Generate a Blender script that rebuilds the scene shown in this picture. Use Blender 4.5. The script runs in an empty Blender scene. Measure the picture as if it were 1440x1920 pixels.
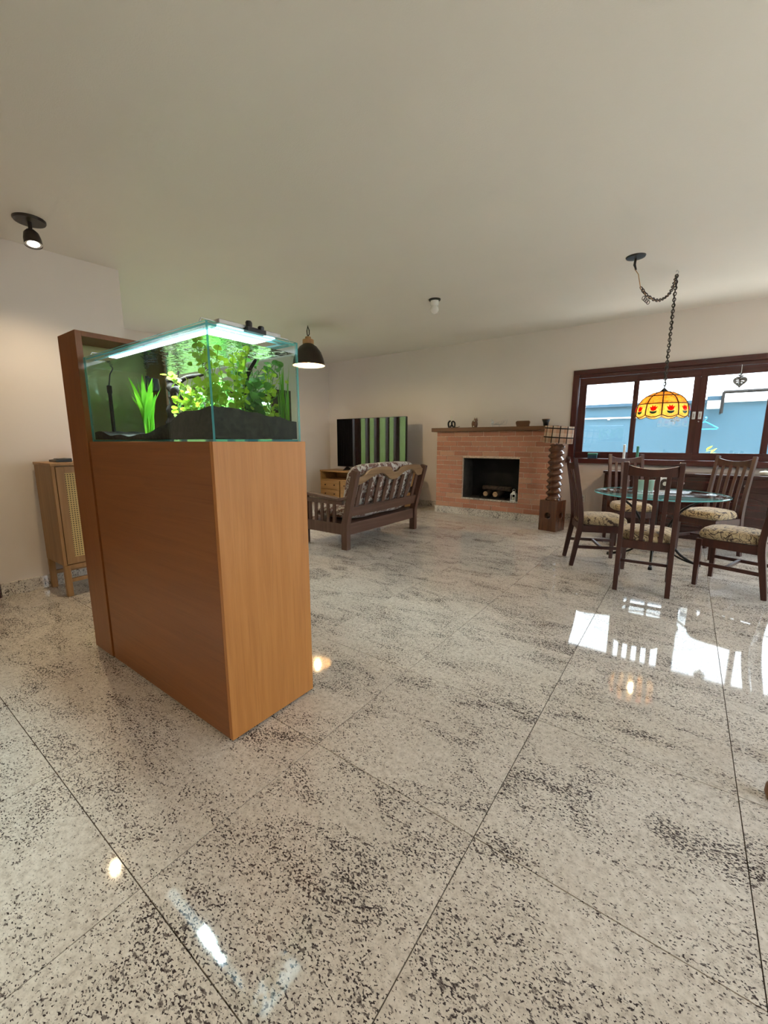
import bpy, math, random
from mathutils import Vector, Matrix
random.seed(7)
PI = math.pi
sc = bpy.context.scene
COL = sc.collection

# ------------------------------------------------------------------ camera, world, light, exposure
cam_d = bpy.data.cameras.new('camera')
cam = bpy.data.objects.new('camera', cam_d)
COL.objects.link(cam)
sc.camera = cam
cam_d.sensor_fit = 'VERTICAL'
cam_d.sensor_height = 24.0
cam_d.sensor_width = 18.0
cam_d.lens = 772.0 / 1920.0 * 24.0
cam_d.clip_start = 0.02
cam_d.clip_end = 200
cam.location = (0, 0, 1.25)
cam.rotation_euler = (PI / 2 - math.atan(132 / 772.0), 0, math.radians(36.1))

world = bpy.data.worlds.new('sky')
sc.world = world
world.use_nodes = True
bg = world.node_tree.nodes['Background']
bg.inputs['Color'].default_value = (0.80, 0.91, 1.0, 1)
bg.inputs['Strength'].default_value = 4.7

sun_d = bpy.data.lights.new('sun', 'SUN'); sun_d.energy = 6.5; sun_d.angle = math.radians(1.0); sun_d.color = (1.0,.95,.88)
sun = bpy.data.objects.new('sun', sun_d); COL.objects.link(sun); sun.location = (12,0,20)
sun.rotation_euler = (0, math.radians(36), math.radians(-3))

sc.view_settings.view_transform = 'Standard'
sc.view_settings.look = 'None'
sc.view_settings.gamma = 1.0
sc.view_settings.use_curve_mapping = False
sc.view_settings.exposure = 0.98
sc.cycles.use_denoising = True
sc.cycles.use_adaptive_sampling = True
sc.cycles.adaptive_threshold = 0.08
sc.cycles.adaptive_min_samples = 16
sc.cycles.glossy_bounces = 4
sc.cycles.transparent_max_bounces = 32
sc.cycles.max_bounces = 8
sc.cycles.diffuse_bounces = 4
sc.cycles.caustics_reflective = False
sc.cycles.caustics_refractive = False
sc.cycles.sample_clamp_indirect = 6.0

# ------------------------------------------------------------------ mesh helpers
class MB:
    def __init__(self):
        self.v = []; self.f = []; self.m = []
    def add(self, vs, fs, mi=0, M=None):
        o = len(self.v)
        if M is not None: vs = [tuple(M @ Vector(p)) for p in vs]
        self.v += [tuple(p) for p in vs]
        self.f += [tuple(i + o for i in q) for q in fs]
        self.m += [mi] * len(fs)
        return self
    def box(self, x0, x1, y0, y1, z0, z1, M=None, mi=0):
        vs = [(x0,y0,z0),(x1,y0,z0),(x1,y1,z0),(x0,y1,z0),(x0,y0,z1),(x1,y0,z1),(x1,y1,z1),(x0,y1,z1)]
        fs = [(0,3,2,1),(4,5,6,7),(0,1,5,4),(1,2,6,5),(2,3,7,6),(3,0,4,7)]
        return self.add(vs, fs, mi, M)
    def beam(self, a, b, w, d, side=(1,0,0), mi=0):
        """rectangular bar from a to b; w along side, d across"""
        a = Vector(a); b = Vector(b); t = (b-a).normalized(); s = Vector(side)
        s = (s - t*s.dot(t)).normalized(); n = t.cross(s)
        vs = []
        for p in (a, b):
            for (i, j) in ((-1,-1),(1,-1),(1,1),(-1,1)):
                vs.append(p + s*(w/2*i) + n*(d/2*j))
        fs = [(0,3,2,1),(4,5,6,7),(0,1,5,4),(1,2,6,5),(2,3,7,6),(3,0,4,7)]
        return self.add(vs, fs, mi)
    def sweep_rect(self, pts, w, d, side=(1,0,0), mi=0):
        """bar following pts; w (value or list) along side, d across"""
        n = len(pts); P = [Vector(p) for p in pts]; vs = []; fs = []
        for i, p in enumerate(P):
            t = (P[min(i+1,n-1)] - P[max(i-1,0)]).normalized()
            s = Vector(side); s = (s - t*s.dot(t)).normalized(); nn = t.cross(s)
            ww = w[i] if isinstance(w, (list,tuple)) else w
            dd = d[i] if isinstance(d, (list,tuple)) else d
            for (a, b) in ((-1,-1),(1,-1),(1,1),(-1,1)):
                vs.append(p + s*(ww/2*a) + nn*(dd/2*b))
        for i in range(n-1):
            for k in range(4):
                fs.append((i*4+k, i*4+(k+1)%4, (i+1)*4+(k+1)%4, (i+1)*4+k))
        fs.append((3,2,1,0)); o = (n-1)*4; fs.append((o,o+1,o+2,o+3))
        return self.add(vs, fs, mi)
    def tube(self, pts, r, n=8, closed=False, mi=0):
        P = [Vector(p) for p in pts]; m = len(P); vs = []; fs = []
        up = Vector((0,0,1)); prev = None
        for i, p in enumerate(P):
            if closed: t = (P[(i+1)%m] - P[i-1]).normalized()
            else: t = (P[min(i+1,m-1)] - P[max(i-1,0)]).normalized()
            if prev is None:
                a = up if abs(t.z) < .9 else Vector((1,0,0))
                s = (a - t*a.dot(t)).normalized()
            else:
                s = prev - t*prev.dot(t)
                s = s.normalized() if s.length > 1e-6 else Vector((1,0,0))
            prev = s; b = t.cross(s)
            rr = r[i] if isinstance(r, (list,tuple)) else r
            for k in range(n):
                a = 2*PI*k/n
                vs.append(p + s*(rr*math.cos(a)) + b*(rr*math.sin(a)))
        lim = m if closed else m-1
        for i in range(lim):
            j = (i+1) % m
            for k in range(n):
                fs.append((i*n+k, i*n+(k+1)%n, j*n+(k+1)%n, j*n+k))
        if not closed:
            fs.append(tuple(reversed(range(n)))); fs.append(tuple((m-1)*n+k for k in range(n)))
        return self.add(vs, fs, mi)
    def lathe(self, prof, n=24, c=(0,0,0), M=None, mi=0, cap=True):
        """prof: list of (r,z) bottom to top"""
        vs = []; fs = []
        for (r, z) in prof:
            for k in range(n):
                a = 2*PI*k/n
                vs.append((c[0]+r*math.cos(a), c[1]+r*math.sin(a), c[2]+z))
        for i in range(len(prof)-1):
            for k in range(n):
                fs.append((i*n+k, i*n+(k+1)%n, (i+1)*n+(k+1)%n, (i+1)*n+k))
        if cap:
            if prof[0][0] > 1e-5: fs.append(tuple(reversed(range(n))))
            if prof[-1][0] > 1e-5: fs.append(tuple((len(prof)-1)*n+k for k in range(n)))
        return self.add(vs, fs, mi, M)
    def prism(self, poly, d0, d1, axes='xz', mi=0, M=None):
        """poly of 2D points (convex or not), extruded along the third axis"""
        n = len(poly); vs = []
        for d in (d0, d1):
            for (a, b) in poly:
                vs.append({'xz': (a,d,b), 'yz': (d,a,b), 'xy': (a,b,d)}[axes])
        fs = [tuple(range(n)), tuple(reversed(range(n, 2*n)))]
        for i in range(n):
            j = (i+1) % n
            fs.append((i, i+n, j+n, j))
        return self.add(vs, fs, mi, M)
    def strip(self, top, bot, d0, d1, axes='yz', mi=0):
        """band between two polylines of equal length, extruded"""
        n = len(top); vs = []; fs = []
        mk = {'xz': lambda a,b,d: (a,d,b), 'yz': lambda a,b,d: (d,a,b), 'xy': lambda a,b,d: (a,b,d)}[axes]
        for i in range(n):
            vs += [mk(*bot[i], d0), mk(*top[i], d0), mk(*top[i], d1), mk(*bot[i], d1)]
        for i in range(n-1):
            for k in range(4):
                fs.append((i*4+k, i*4+(k+1)%4, (i+1)*4+(k+1)%4, (i+1)*4+k))
        fs.append((3,2,1,0)); o = (n-1)*4; fs.append((o,o+1,o+2,o+3))
        return self.add(vs, fs, mi)
    def grid(self, fn, nu, nv, mi=0, closeu=False):
        vs = [fn(i/(nu if closeu else nu-1), j/(nv-1)) for i in range(nu) for j in range(nv)]
        fs = []
        for i in range(nu if closeu else nu-1):
            for j in range(nv-1):
                a = i*nv+j; b = ((i+1)%nu)*nv+j
                fs.append((a, b, b+1, a+1))
        return self.add(vs, fs, mi)
    def mesh(self, name, mats, smooth=None):
        me = bpy.data.meshes.new(name)
        me.from_pydata(self.v, [], self.f)
        if not isinstance(mats, (list,tuple)): mats = [mats]
        for mm in mats: me.materials.append(mm)
        if len(mats) > 1: me.polygons.foreach_set('material_index', self.m)
        import bmesh
        bm = bmesh.new(); bm.from_mesh(me)
        bmesh.ops.recalc_face_normals(bm, faces=bm.faces)
        bm.to_mesh(me); bm.free()
        if smooth:
            me.polygons.foreach_set('use_smooth', [True]*len(me.polygons))
            me.set_sharp_from_angle(angle=math.radians(smooth))
        me.update()
        return me
    def build(self, name, mats, parent=None, bevel=0, smooth=None, loc=None, rot=None, seg=2, subsurf=0):
        me = self.mesh(name, mats, smooth)
        return link(name, me, parent, bevel, loc, rot, seg, subsurf)

def link(name, me, parent=None, bevel=0, loc=None, rot=None, seg=2, subsurf=0):
    o = bpy.data.objects.new(name, me); COL.objects.link(o)
    if parent is not None: o.parent = parent
    if loc is not None: o.location = loc
    if rot is not None: o.rotation_euler = rot
    if bevel:
        b = o.modifiers.new('bevel', 'BEVEL'); b.width = bevel; b.segments = seg
        b.limit_method = 'ANGLE'; b.angle_limit = math.radians(40); b.harden_normals = False
    if subsurf:
        s = o.modifiers.new('sub', 'SUBSURF'); s.levels = subsurf; s.render_levels = subsurf
    return o

def tag(o, label=None, cat=None, group=None, kind=None):
    if label: o['label'] = label
    if cat: o['category'] = cat
    if group: o['group'] = group
    if kind: o['kind'] = kind
    return o

def thing(name, label, cat, loc=(0,0,0), rotz=0, group=None):
    o = bpy.data.objects.new(name, None); COL.objects.link(o)
    o.empty_display_size = .1
    o.location = loc; o.rotation_euler = (0,0,rotz)
    return tag(o, label, cat, group)

def struct(o, label=None, cat=None): return tag(o, label, cat, kind='structure')

def dup(root, loc, rotz, label=None):
    r = root.copy(); COL.objects.link(r); r.location = loc; r.rotation_euler = (0,0,rotz)
    if label: r['label'] = label
    for ch in list(root.children):
        c = ch.copy(); COL.objects.link(c); c.parent = r
        for g in list(ch.children):
            d = g.copy(); COL.objects.link(d); d.parent = c
    return r

def lamp(name, kind, loc, energy, color, parent=None, size=.05, **kw):
    L = bpy.data.lights.new(name, kind); L.energy = energy; L.color = color
    if kind in ('POINT','SPOT'): L.shadow_soft_size = size
    rot = kw.pop('rot', None)
    for k, v in kw.items(): setattr(L, k, v)
    o = bpy.data.objects.new(name, L); COL.objects.link(o); o.location = loc
    if rot: o.rotation_euler = rot
    if parent: o.parent = parent
    return o

def arc(c, r, a0, a1, n, fn):
    return [fn(c[0]+r*math.cos(a0+(a1-a0)*i/(n-1)), c[1]+r*math.sin(a0+(a1-a0)*i/(n-1))) for i in range(n)]

def spline(pts, n=8):
    """Catmull-Rom through pts"""
    P = [Vector(p) for p in pts]; out = []
    for i in range(len(P)-1):
        p0 = P[max(i-1,0)]; p1 = P[i]; p2 = P[i+1]; p3 = P[min(i+2,len(P)-1)]
        for k in range(n):
            t = k/n
            out.append(.5*((2*p1)+(p2-p0)*t+(2*p0-5*p1+4*p2-p3)*t*t+(3*p1-p0-3*p2+p3)*t**3))
    out.append(P[-1]); return out

# ------------------------------------------------------------------ materials
class NT:
    def __init__(self, name):
        self.mat = bpy.data.materials.new(name); self.mat.use_nodes = True
        self.t = self.mat.node_tree; self.t.nodes.clear()
        self.out = self.t.nodes.new('ShaderNodeOutputMaterial')
    def n(self, typ, ins=None, **props):
        nd = self.t.nodes.new('ShaderNode'+typ)
        for k, v in props.items(): setattr(nd, k, v)
        for k, v in (ins or {}).items():
            s = nd.inputs[k]
            if isinstance(v, bpy.types.NodeSocket): self.t.links.new(v, s)
            else:
                if s.type == 'RGBA' and len(v) == 3: v = (*v, 1)
                s.default_value = v
        return nd
    def coords(self, scale=(1,1,1), loc=None, kind='Object', rot=(0,0,0)):
        tc = self.n('TexCoord')
        ins = {'Vector': tc.outputs[kind], 'Scale': scale, 'Rotation': rot}
        if loc is not None: ins['Location'] = loc
        return self.n('Mapping', ins).outputs[0]
    def noise(self, vec, scale, detail=3, rough=.5, dist=0):
        return self.n('TexNoise', {'Vector': vec, 'Scale': scale, 'Detail': detail, 'Roughness': rough, 'Distortion': dist}).outputs['Fac']
    def ramp(self, fac, stops, interp='LINEAR'):
        r = self.n('ValToRGB', {'Fac': fac}); cr = r.color_ramp; cr.interpolation = interp
        while len(cr.elements) < len(stops): cr.elements.new(.5)
        for e, (p, c) in zip(cr.elements, stops):
            e.position = p; e.color = (*c, 1) if len(c) == 3 else c
        return r.outputs['Color']
    def math(self, op, a, b=0.0, c=None):
        ins = {0: a, 1: b}
        if c is not None: ins[2] = c
        return self.n('Math', ins, operation=op).outputs[0]
    def mix(self, fac, a, b, blend='MIX'):
        m = self.n('Mix', data_type='RGBA', blend_type=blend)
        for i, v in ((0, fac), (6, a), (7, b)):
            s = m.inputs[i]
            if isinstance(v, bpy.types.NodeSocket): self.t.links.new(v, s)
            else: s.default_value = (*v, 1) if (i and len(v) == 3) else v
        return m.outputs[2]
    def pbr(self, **ins):
        p = self.n('BsdfPrincipled', {k.replace('_', ' '): v for k, v in ins.items()})
        self.t.links.new(p.outputs[0], self.out.inputs[0]); return p
    def bump(self, h, strength=.2, dist=.01):
        return self.n('Bump', {'Height': h, 'Strength': strength, 'Distance': dist}).outputs[0]
    def surf(self, s): self.t.links.new(s, self.out.inputs[0])

def plain(name, col, rough=.5, metal=0, var=.06, scale=6, **kw):
    m = NT(name); v = m.coords()
    f = m.noise(v, scale, 4)
    lo = tuple(max(0, c*(1-var*2)) for c in col); hi = tuple(min(1, c*(1+var*2)) for c in col)
    c = m.ramp(f, [(.3, lo), (.7, hi)])
    m.pbr(Base_Color=c, Roughness=rough, Metallic=metal, **kw); return m.mat

def paint(name, col, bump=.15):
    m = NT(name); v = m.coords()
    c = m.ramp(m.noise(v, 1.3, 3), [(.3, tuple(x*.97 for x in col)), (.7, col)])
    b = m.bump(m.noise(v, 160, 4), bump, .003)
    m.pbr(Base_Color=c, Roughness=.62, Normal=b, Specular_IOR_Level=.35); return m.mat

def wood(name, dark, mid, light, grain='z', rough=.35, fine=1.0, rnd=True, coat=0.0):
    m = NT(name)
    s = {'x': (1.2,22,22), 'y': (22,1.2,22), 'z': (22,22,1.2)}[grain]
    s = tuple(q*fine for q in s)
    tc = m.n('TexCoord'); vec = tc.outputs['Object']
    if rnd:
        oi = m.n('ObjectInfo')
        off = m.math('MULTIPLY', oi.outputs['Random'], 17.0)
        cb = m.n('CombineXYZ', {0: off, 1: off, 2: off}).outputs[0]
        vec = m.n('VectorMath', {0: vec, 1: cb}, operation='ADD').outputs[0]
    v1 = m.n('Mapping', {'Vector': vec, 'Scale': s}).outputs[0]
    a = m.noise(v1, 1.0, 5, .6, .6)
    s2 = tuple(q*6 if q > 3 else q*2 for q in s)
    v2 = m.n('Mapping', {'Vector': vec, 'Scale': s2}).outputs[0]
    b = m.noise(v2, 1.0, 3, .6)
    c1 = m.ramp(a, [(.25, dark), (.5, mid), (.75, light)])
    c2 = m.mix(m.math('MULTIPLY', m.n('MapRange', {'Value': b, 1: .55, 2: .75}).outputs[0], .35), c1, tuple(x*.55 for x in dark))
    m.pbr(Base_Color=c2, Roughness=rough, Normal=m.bump(b, .12, .002), Coat_Weight=coat, Coat_Roughness=.12)
    return m.mat

def glass(name, tint=(1,1,1), ior=1.45, rough=0.0, refl=1.0):
    m = NT(name)
    f0 = ((ior-1)/(ior+1))**2
    fc = m.n('LayerWeight', {'Blend': .5}).outputs['Facing']
    fr = m.math('MULTIPLY', m.math('ADD', f0, m.math('MULTIPLY', m.math('POWER', fc, 5.0), 1-f0)), refl)
    t = m.n('BsdfTransparent', {'Color': tint}).outputs[0]
    g = m.n('BsdfGlossy', {'Color': (1,1,1), 'Roughness': rough}).outputs[0]
    m.surf(m.n('MixShader', {0: fr, 1: t, 2: g}).outputs[0]); return m.mat

def emit(name, col, s):
    m = NT(name); m.surf(m.n('Emission', {'Color': col, 'Strength': s}).outputs[0]); return m.mat

def granite(name, spread=True):
    m = NT(name)
    tc = m.n('TexCoord'); oi = m.n('ObjectInfo')
    off = m.math('MULTIPLY', oi.outputs['Random'], 31.0)
    cb = m.n('CombineXYZ', {0: off, 1: m.math('MULTIPLY', off, 1.7), 2: 0.0}).outputs[0]
    vec = m.n('VectorMath', {0: tc.outputs['Object'], 1: cb}, operation='ADD').outputs[0]
    # dark mineral flecks, thicker along drifting veins
    warp = m.n('Mapping', {'Vector': vec, 'Rotation': (0,0,math.radians(-38)), 'Scale': (1.0,2.3,1.0)}).outputs[0]
    vein = m.noise(warp, 2.6, 5, .62, .9)
    vein2 = m.noise(warp, 9.0, 4, .6, .5)
    dens = m.math('ADD', m.math('MULTIPLY', vein, .72), m.math('MULTIPLY', vein2, .28))
    fl = m.n('Mapping', {'Vector': vec, 'Rotation': (0,0,math.radians(-30)), 'Scale': (1.0,1.5,1.0)}).outputs[0]
    f1 = m.noise(fl, 118, 2.0, .5, .2)
    f2 = m.noise(fl, 62, 2.5, .55, .3)
    thr = m.n('MapRange', {'Value': dens, 1: .36, 2: .66, 3: .682, 4: .506}).outputs[0]
    k1 = m.n('MapRange', {'Value': m.math('SUBTRACT', f1, thr), 1: -.005, 2: .035}).outputs[0]
    thr2 = m.math('ADD', thr, .005)
    k2 = m.n('MapRange', {'Value': m.math('SUBTRACT', f2, thr2), 1: -.005, 2: .05}).outputs[0]
    base = m.ramp(m.noise(vec, 45, 5, .65), [(.28, (.44,.39,.34)), (.46, (.70,.65,.585)), (.60, (.79,.745,.68)), (.78, (.88,.85,.80))])
    cloud = m.ramp(m.noise(vec, 3.0, 3), [(.3, (.90,.885,.87)), (.7, (1,1,1))])
    base = m.mix(1.0, base, cloud, 'MULTIPLY')
    grey = m.n('MapRange', {'Value': m.noise(fl, 110, 3, .6), 1: .54, 2: .66}).outputs[0]
    base = m.mix(m.math('MULTIPLY', grey, .5), base, (.40,.37,.34))
    c = m.mix(m.math('MULTIPLY', k2, .9), base, (.115,.092,.088))
    c = m.mix(k1, c, (.045,.034,.036))
    m.pbr(Base_Color=c, Roughness=.045, Specular_IOR_Level=.5)
    return m.mat

def scroll_fabric(name, ground, line, thin, scale=7.0, alt=None):
    m = NT(name)
    oi = m.n('ObjectInfo'); off = m.math('MULTIPLY', oi.outputs['Random'], 13.0)
    cb = m.n('CombineXYZ', {0: off, 1: off, 2: off}).outputs[0]
    vec = m.n('VectorMath', {0: m.n('TexCoord').outputs['Object'], 1: cb}, operation='ADD').outputs[0]
    a = m.noise(vec, scale, 1.5, .5, 1.6)
    d = m.math('ABSOLUTE', m.math('SUBTRACT', a, .5))
    k = m.n('MapRange', {'Value': d, 1: thin, 2: thin*.35}).outputs[0]
    b = m.noise(vec, scale*2.1, 1, .5, 2.2)
    d2 = m.math('ABSOLUTE', m.math('SUBTRACT', b, .5))
    k2 = m.n('MapRange', {'Value': d2, 1: thin*.8, 2: thin*.3}).outputs[0]
    k = m.math('MAXIMUM', k, m.math('MULTIPLY', k2, .75))
    g = m.ramp(m.noise(vec, 3, 3), [(.3, tuple(x*.85 for x in ground)), (.7, ground)])
    if alt:
        sel = m.n('MapRange', {'Value': m.noise(vec, scale*1.3, 2, .5, 1.0), 1: .50, 2: .53}).outputs[0]
        g = m.mix(sel, g, alt)
    c = m.mix(k, g, line)
    m.pbr(Base_Color=c, Roughness=.85, Normal=m.bump(m.noise(vec, 320, 2), .25, .002), Sheen_Weight=.2)
    return m.mat

M = {}
M['wall'] = paint('wall_paint', (.83,.765,.72))
M['ceil'] = paint('ceiling_paint', (.85,.825,.765), .25)
M['granite'] = granite('white_granite')
M['grout'] = plain('grout', (.26,.18,.115), .8)
M['veneer_v_lit'] = wood('oak_veneer_upright_lit', (.44,.175,.042), (.51,.212,.054), (.57,.25,.07), 'z', .38, 1.5, False)  # lit copy of the one veneer, for the end panel
M['veneer_h_shaded'] = wood('oak_veneer_level_shaded', (.23,.078,.018), (.27,.095,.023), (.31,.112,.029), 'x', .38, 1.2, False)  # same veneer darkened, shade of the long face put into the colour
M['veneer_t_shaded'] = wood('oak_veneer_tower_shaded', (.23,.078,.018), (.27,.095,.023), (.31,.112,.029), 'z', .38, 1.2, False)  # darkened copy again, the tower's shade is in the colour
M['niche'] = plain('yellow_board_led_lit', (.62,.55,.26), .6, 0, .04)  # yellowish board, paled to stand in for tank light falling on it
M['dark_seam'] = plain('seam_shadow_gap', (.10,.035,.02), .6)
M['chair'] = wood('mahogany', (.032,.008,.005), (.052,.014,.008), (.078,.023,.012), 'z', .40, 1.0, True, 0)
M['sofa'] = wood('weathered_brown_wood', (.070,.031,.019), (.112,.053,.033), (.16,.082,.053), 'z', .45)
M['sofa_y'] = wood('weathered_brown_wood_level', (.070,.031,.019), (.112,.053,.033), (.16,.082,.053), 'y', .45)
M['crest'] = wood('honey_brown_wood', (.20,.115,.055), (.30,.18,.09), (.38,.24,.125), 'y', .4)
M['pine'] = wood('pine', (.30,.155,.05), (.42,.23,.08), (.50,.29,.11), 'x', .4)
M['cab'] = wood('light_oak', (.27,.135,.045), (.345,.18,.064), (.42,.23,.09), 'z', .42)
M['win'] = wood('red_brown_hardwood', (.050,.011,.010), (.078,.017,.015), (.105,.026,.021), 'x', .22, 1.0, True, .5)
M['win_v'] = wood('red_brown_hardwood_upright', (.050,.011,.010), (.078,.017,.015), (.105,.026,.021), 'z', .22, 1.0, True, .5)
M['side'] = wood('dark_mahogany', (.026,.007,.006), (.040,.011,.009), (.055,.017,.013), 'x', .15, 1.0, True, .6)
M['mantel'] = wood('mantel_wood', (.10,.042,.017), (.15,.066,.027), (.20,.095,.042), 'x', .42)
M['screw'] = wood('old_press_wood', (.055,.021,.012), (.105,.040,.020), (.17,.072,.034), 'z', .22, 1.0, True, .5)
M['figure'] = wood('carved_wood', (.12,.05,.02), (.20,.09,.04), (.28,.14,.07), 'z', .4)
M['capwood'] = wood('cap_wood', (.40,.22,.09), (.50,.29,.13), (.58,.36,.18), 'z', .4)
M['black'] = plain('black_plastic', (.012,.012,.013), .35, 0, .2)
M['blackmetal'] = plain('black_iron', (.018,.017,.016), .42, .6, .2)
M['darkmetal'] = plain('dark_bronze_enamel', (.035,.026,.020), .35, .3, .15)
M['white'] = plain('white_plastic', (.82,.82,.80), .35, 0, .03)
M['whitemetal'] = plain('white_enamel', (.80,.82,.82), .3, 0, .03)
M['bulb'] = plain('opal_bulb', (.86,.85,.82), .15, 0, .02)
M['glass'] = glass('window_glass')
M['tglass'] = glass('tank_glass', (.965,.995,.985), 1.45, 0, .55)
M['tableglass'] = glass('table_glass', (.975,.995,.99), 1.5)
M['soil'] = plain('aquarium_soil', (.022,.019,.014), .9, 0, .5, 60)
M['drift'] = plain('driftwood', (.016,.012,.010), .8, 0, .5, 30, Specular_IOR_Level=.05)
M['steel'] = plain('brushed_steel', (.55,.55,.55), .3, 1, .05)
M['soot'] = plain('sooty_firebrick', (.045,.042,.036), .85, 0, .4, 4)
M['deepsoot'] = plain('black_soot', (.010,.009,.008), .9, 0, .4, 5)
M['mortar'] = plain('mortar', (.64,.48,.37), .9, 0, .12, 40)
M['bark'] = plain('log_bark', (.06,.04,.028), .9, 0, .35, 25)
M['logend'] = plain('log_end', (.34,.22,.12), .8, 0, .2, 30)
M['seat'] = scroll_fabric('scroll_brocade', (.50,.38,.215), (.045,.022,.012), .038, 9)
M['floral'] = scroll_fabric('floral_cotton', (.70,.66,.60), (.10,.045,.035), .024, 13, (.20,.10,.075))
M['outwall'] = paint('blue_render', (.058,.135,.19), .1)
M['outdark'] = plain('slate_blue_coping', (.025,.075,.12), .5)
M['outwhite'] = plain('white_paint', (.86,.88,.88), .5, 0, .02)
M['lawn'] = plain('lawn_grass', (.09,.15,.04), .9, 0, .2, 9)
M['paving'] = plain('pale_paving', (.55,.53,.48), .8, 0, .1)
M['bluep'] = plain('blue_plastic', (.03,.35,.62), .35)
M['greenwax'] = plain('green_wax', (.05,.24,.16), .4)
M['redw'] = plain('dark_red_lacquer', (.22,.03,.02), .35)
M['cream'] = plain('cream_ceramic', (.72,.70,.58), .3, 0, .03)
M['wicker'] = plain('grey_wicker', (.22,.22,.22), .8, 0, .2, 40)
M['lead'] = plain('lead_came', (.020,.016,.012), .5, .4, .2)
M['brown_curtain'] = plain('dark_curtain', (.030,.022,.014), .9, 0, .2)

def mk_brick():
    m = NT('red_brick'); oi = m.n('ObjectInfo'); v = m.coords()
    r = m.ramp(oi.outputs['Random'], [(0, (.40,.165,.10)), (.35, (.52,.23,.145)), (.7, (.45,.20,.125)), (1, (.56,.31,.20))])
    c = m.mix(m.n('MapRange', {'Value': m.noise(v, 14, 4, .6), 1: .5, 2: .72, 4: .5}).outputs[0], r, (.42,.28,.20))
    m.pbr(Base_Color=c, Roughness=.85, Normal=m.bump(m.noise(v, 60, 4), .5, .004)); return m.mat
M['brick'] = mk_brick()

def mk_leaf(name, lo, hi, tr):
    m = NT(name); oi = m.n('ObjectInfo')
    c = m.ramp(oi.outputs['Random'], [(0, lo), (1, hi)])
    d = m.n('BsdfPrincipled', {'Base Color': c, 'Roughness': .4}).outputs[0]
    t = m.n('BsdfTranslucent', {'Color': tr}).outputs[0]
    m.surf(m.n('MixShader', {0: .45, 1: d, 2: t}).outputs[0]); return m.mat
M['leaf'] = mk_leaf('pennywort_leaf', (.22,.44,.02), (.56,.70,.06), (.50,.74,.05))
M['sword'] = mk_leaf('sword_leaf', (.05,.24,.015), (.20,.48,.03), (.22,.55,.03))
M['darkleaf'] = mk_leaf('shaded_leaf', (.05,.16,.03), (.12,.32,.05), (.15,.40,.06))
M['hedgeleaf'] = mk_leaf('hedge_leaf', (.15,.23,.055), (.25,.33,.09), (.23,.30,.08))

def mk_tankedge():
    m = NT('tank_glass_edge')
    d = m.n('BsdfPrincipled', {'Base Color': (.10,.46,.48,1), 'Roughness': .12}).outputs[0]
    t = m.n('BsdfTransparent', {'Color': (.45,.85,.86)}).outputs[0]
    tl = m.n('BsdfTranslucent', {'Color': (.30,.75,.76)}).outputs[0]
    a = m.n('MixShader', {0: .45, 1: d, 2: t}).outputs[0]
    m.surf(m.n('MixShader', {0: .3, 1: a, 2: tl}).outputs[0]); return m.mat
M['tedge'] = mk_tankedge()

def mk_water():
    m = NT('water_surface'); v = m.coords()
    b = m.bump(m.noise(v, 22, 3), .25, .02)
    fr = m.n('Fresnel', {'IOR': 1.33, 'Normal': b}).outputs[0]
    t = m.n('BsdfTransparent', {'Color': (.96,1,.99)}).outputs[0]
    g = m.n('BsdfGlossy', {'Color': (.92,.98,.96), 'Roughness': .02, 'Normal': b}).outputs[0]
    m.surf(m.n('MixShader', {0: fr, 1: t, 2: g}).outputs[0]); return m.mat
M['water'] = mk_water()
def mk_waterside():
    m = NT('water_body')
    m.surf(m.n('BsdfTransparent', {'Color': (.90,.985,.95)}).outputs[0]); return m.mat
M['waterside'] = mk_waterside()

def mk_plaid():
    m = NT('plaid_shade'); tc = m.n('TexCoord')
    xyz = m.n('SeparateXYZ', {0: tc.outputs['Object']})
    ang = m.math('DIVIDE', m.math('ARCTAN2', xyz.outputs[1], xyz.outputs[0]), 2*PI)
    fa = m.math('FRACT', m.math('MULTIPLY', m.math('ADD', ang, 1.0), 12.0))
    la = m.math('LESS_THAN', fa, .13)
    fz = m.math('FRACT', m.math('MULTIPLY', m.math('ADD', xyz.outputs[2], .165), 8.33))
    lz = m.math('LESS_THAN', fz, .13)
    ba = m.math('GREATER_THAN', fa, .56); bz = m.math('GREATER_THAN', fz, .56)
    k = m.math('MULTIPLY', m.math('ADD', ba, bz), .5)
    c = m.mix(k, (.80,.66,.52), (.62,.36,.24))
    c = m.mix(m.math('MAXIMUM', la, lz), c, (.02,.016,.014))
    d = m.n('BsdfPrincipled', {'Base Color': c, 'Roughness': .85}).outputs[0]
    t = m.n('BsdfTranslucent', {'Color': c}).outputs[0]
    m.surf(m.n('MixShader', {0: .35, 1: d, 2: t}).outputs[0]); return m.mat
M['plaid'] = mk_plaid()

def mk_stained(name, col, col2):
    m = NT(name); v = m.coords(); oi = m.n('ObjectInfo')
    f = m.noise(v, 26, 4, .65, 1.2)
    c = m.ramp(f, [(.3, col2), (.55, col), (.75, tuple(min(1, x*1.25) for x in col))])
    t = m.n('BsdfTranslucent', {'Color': c}).outputs[0]
    g = m.n('BsdfPrincipled', {'Base Color': c, 'Roughness': .15}).outputs[0]
    m.surf(m.n('MixShader', {0: .25, 1: t, 2: g}).outputs[0]); return m.mat
M['amber'] = mk_stained('amber_glass', (.80,.50,.16), (.40,.19,.04))
M['cream_glass'] = mk_stained('honey_glass', (.95,.74,.36), (.78,.46,.13))
M['redglass'] = mk_stained('red_glass', (.85,.03,.02), (.55,.01,.01))
M['greenglass'] = mk_stained('blue_green_glass', (.05,.20,.22), (.02,.10,.10))

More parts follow.
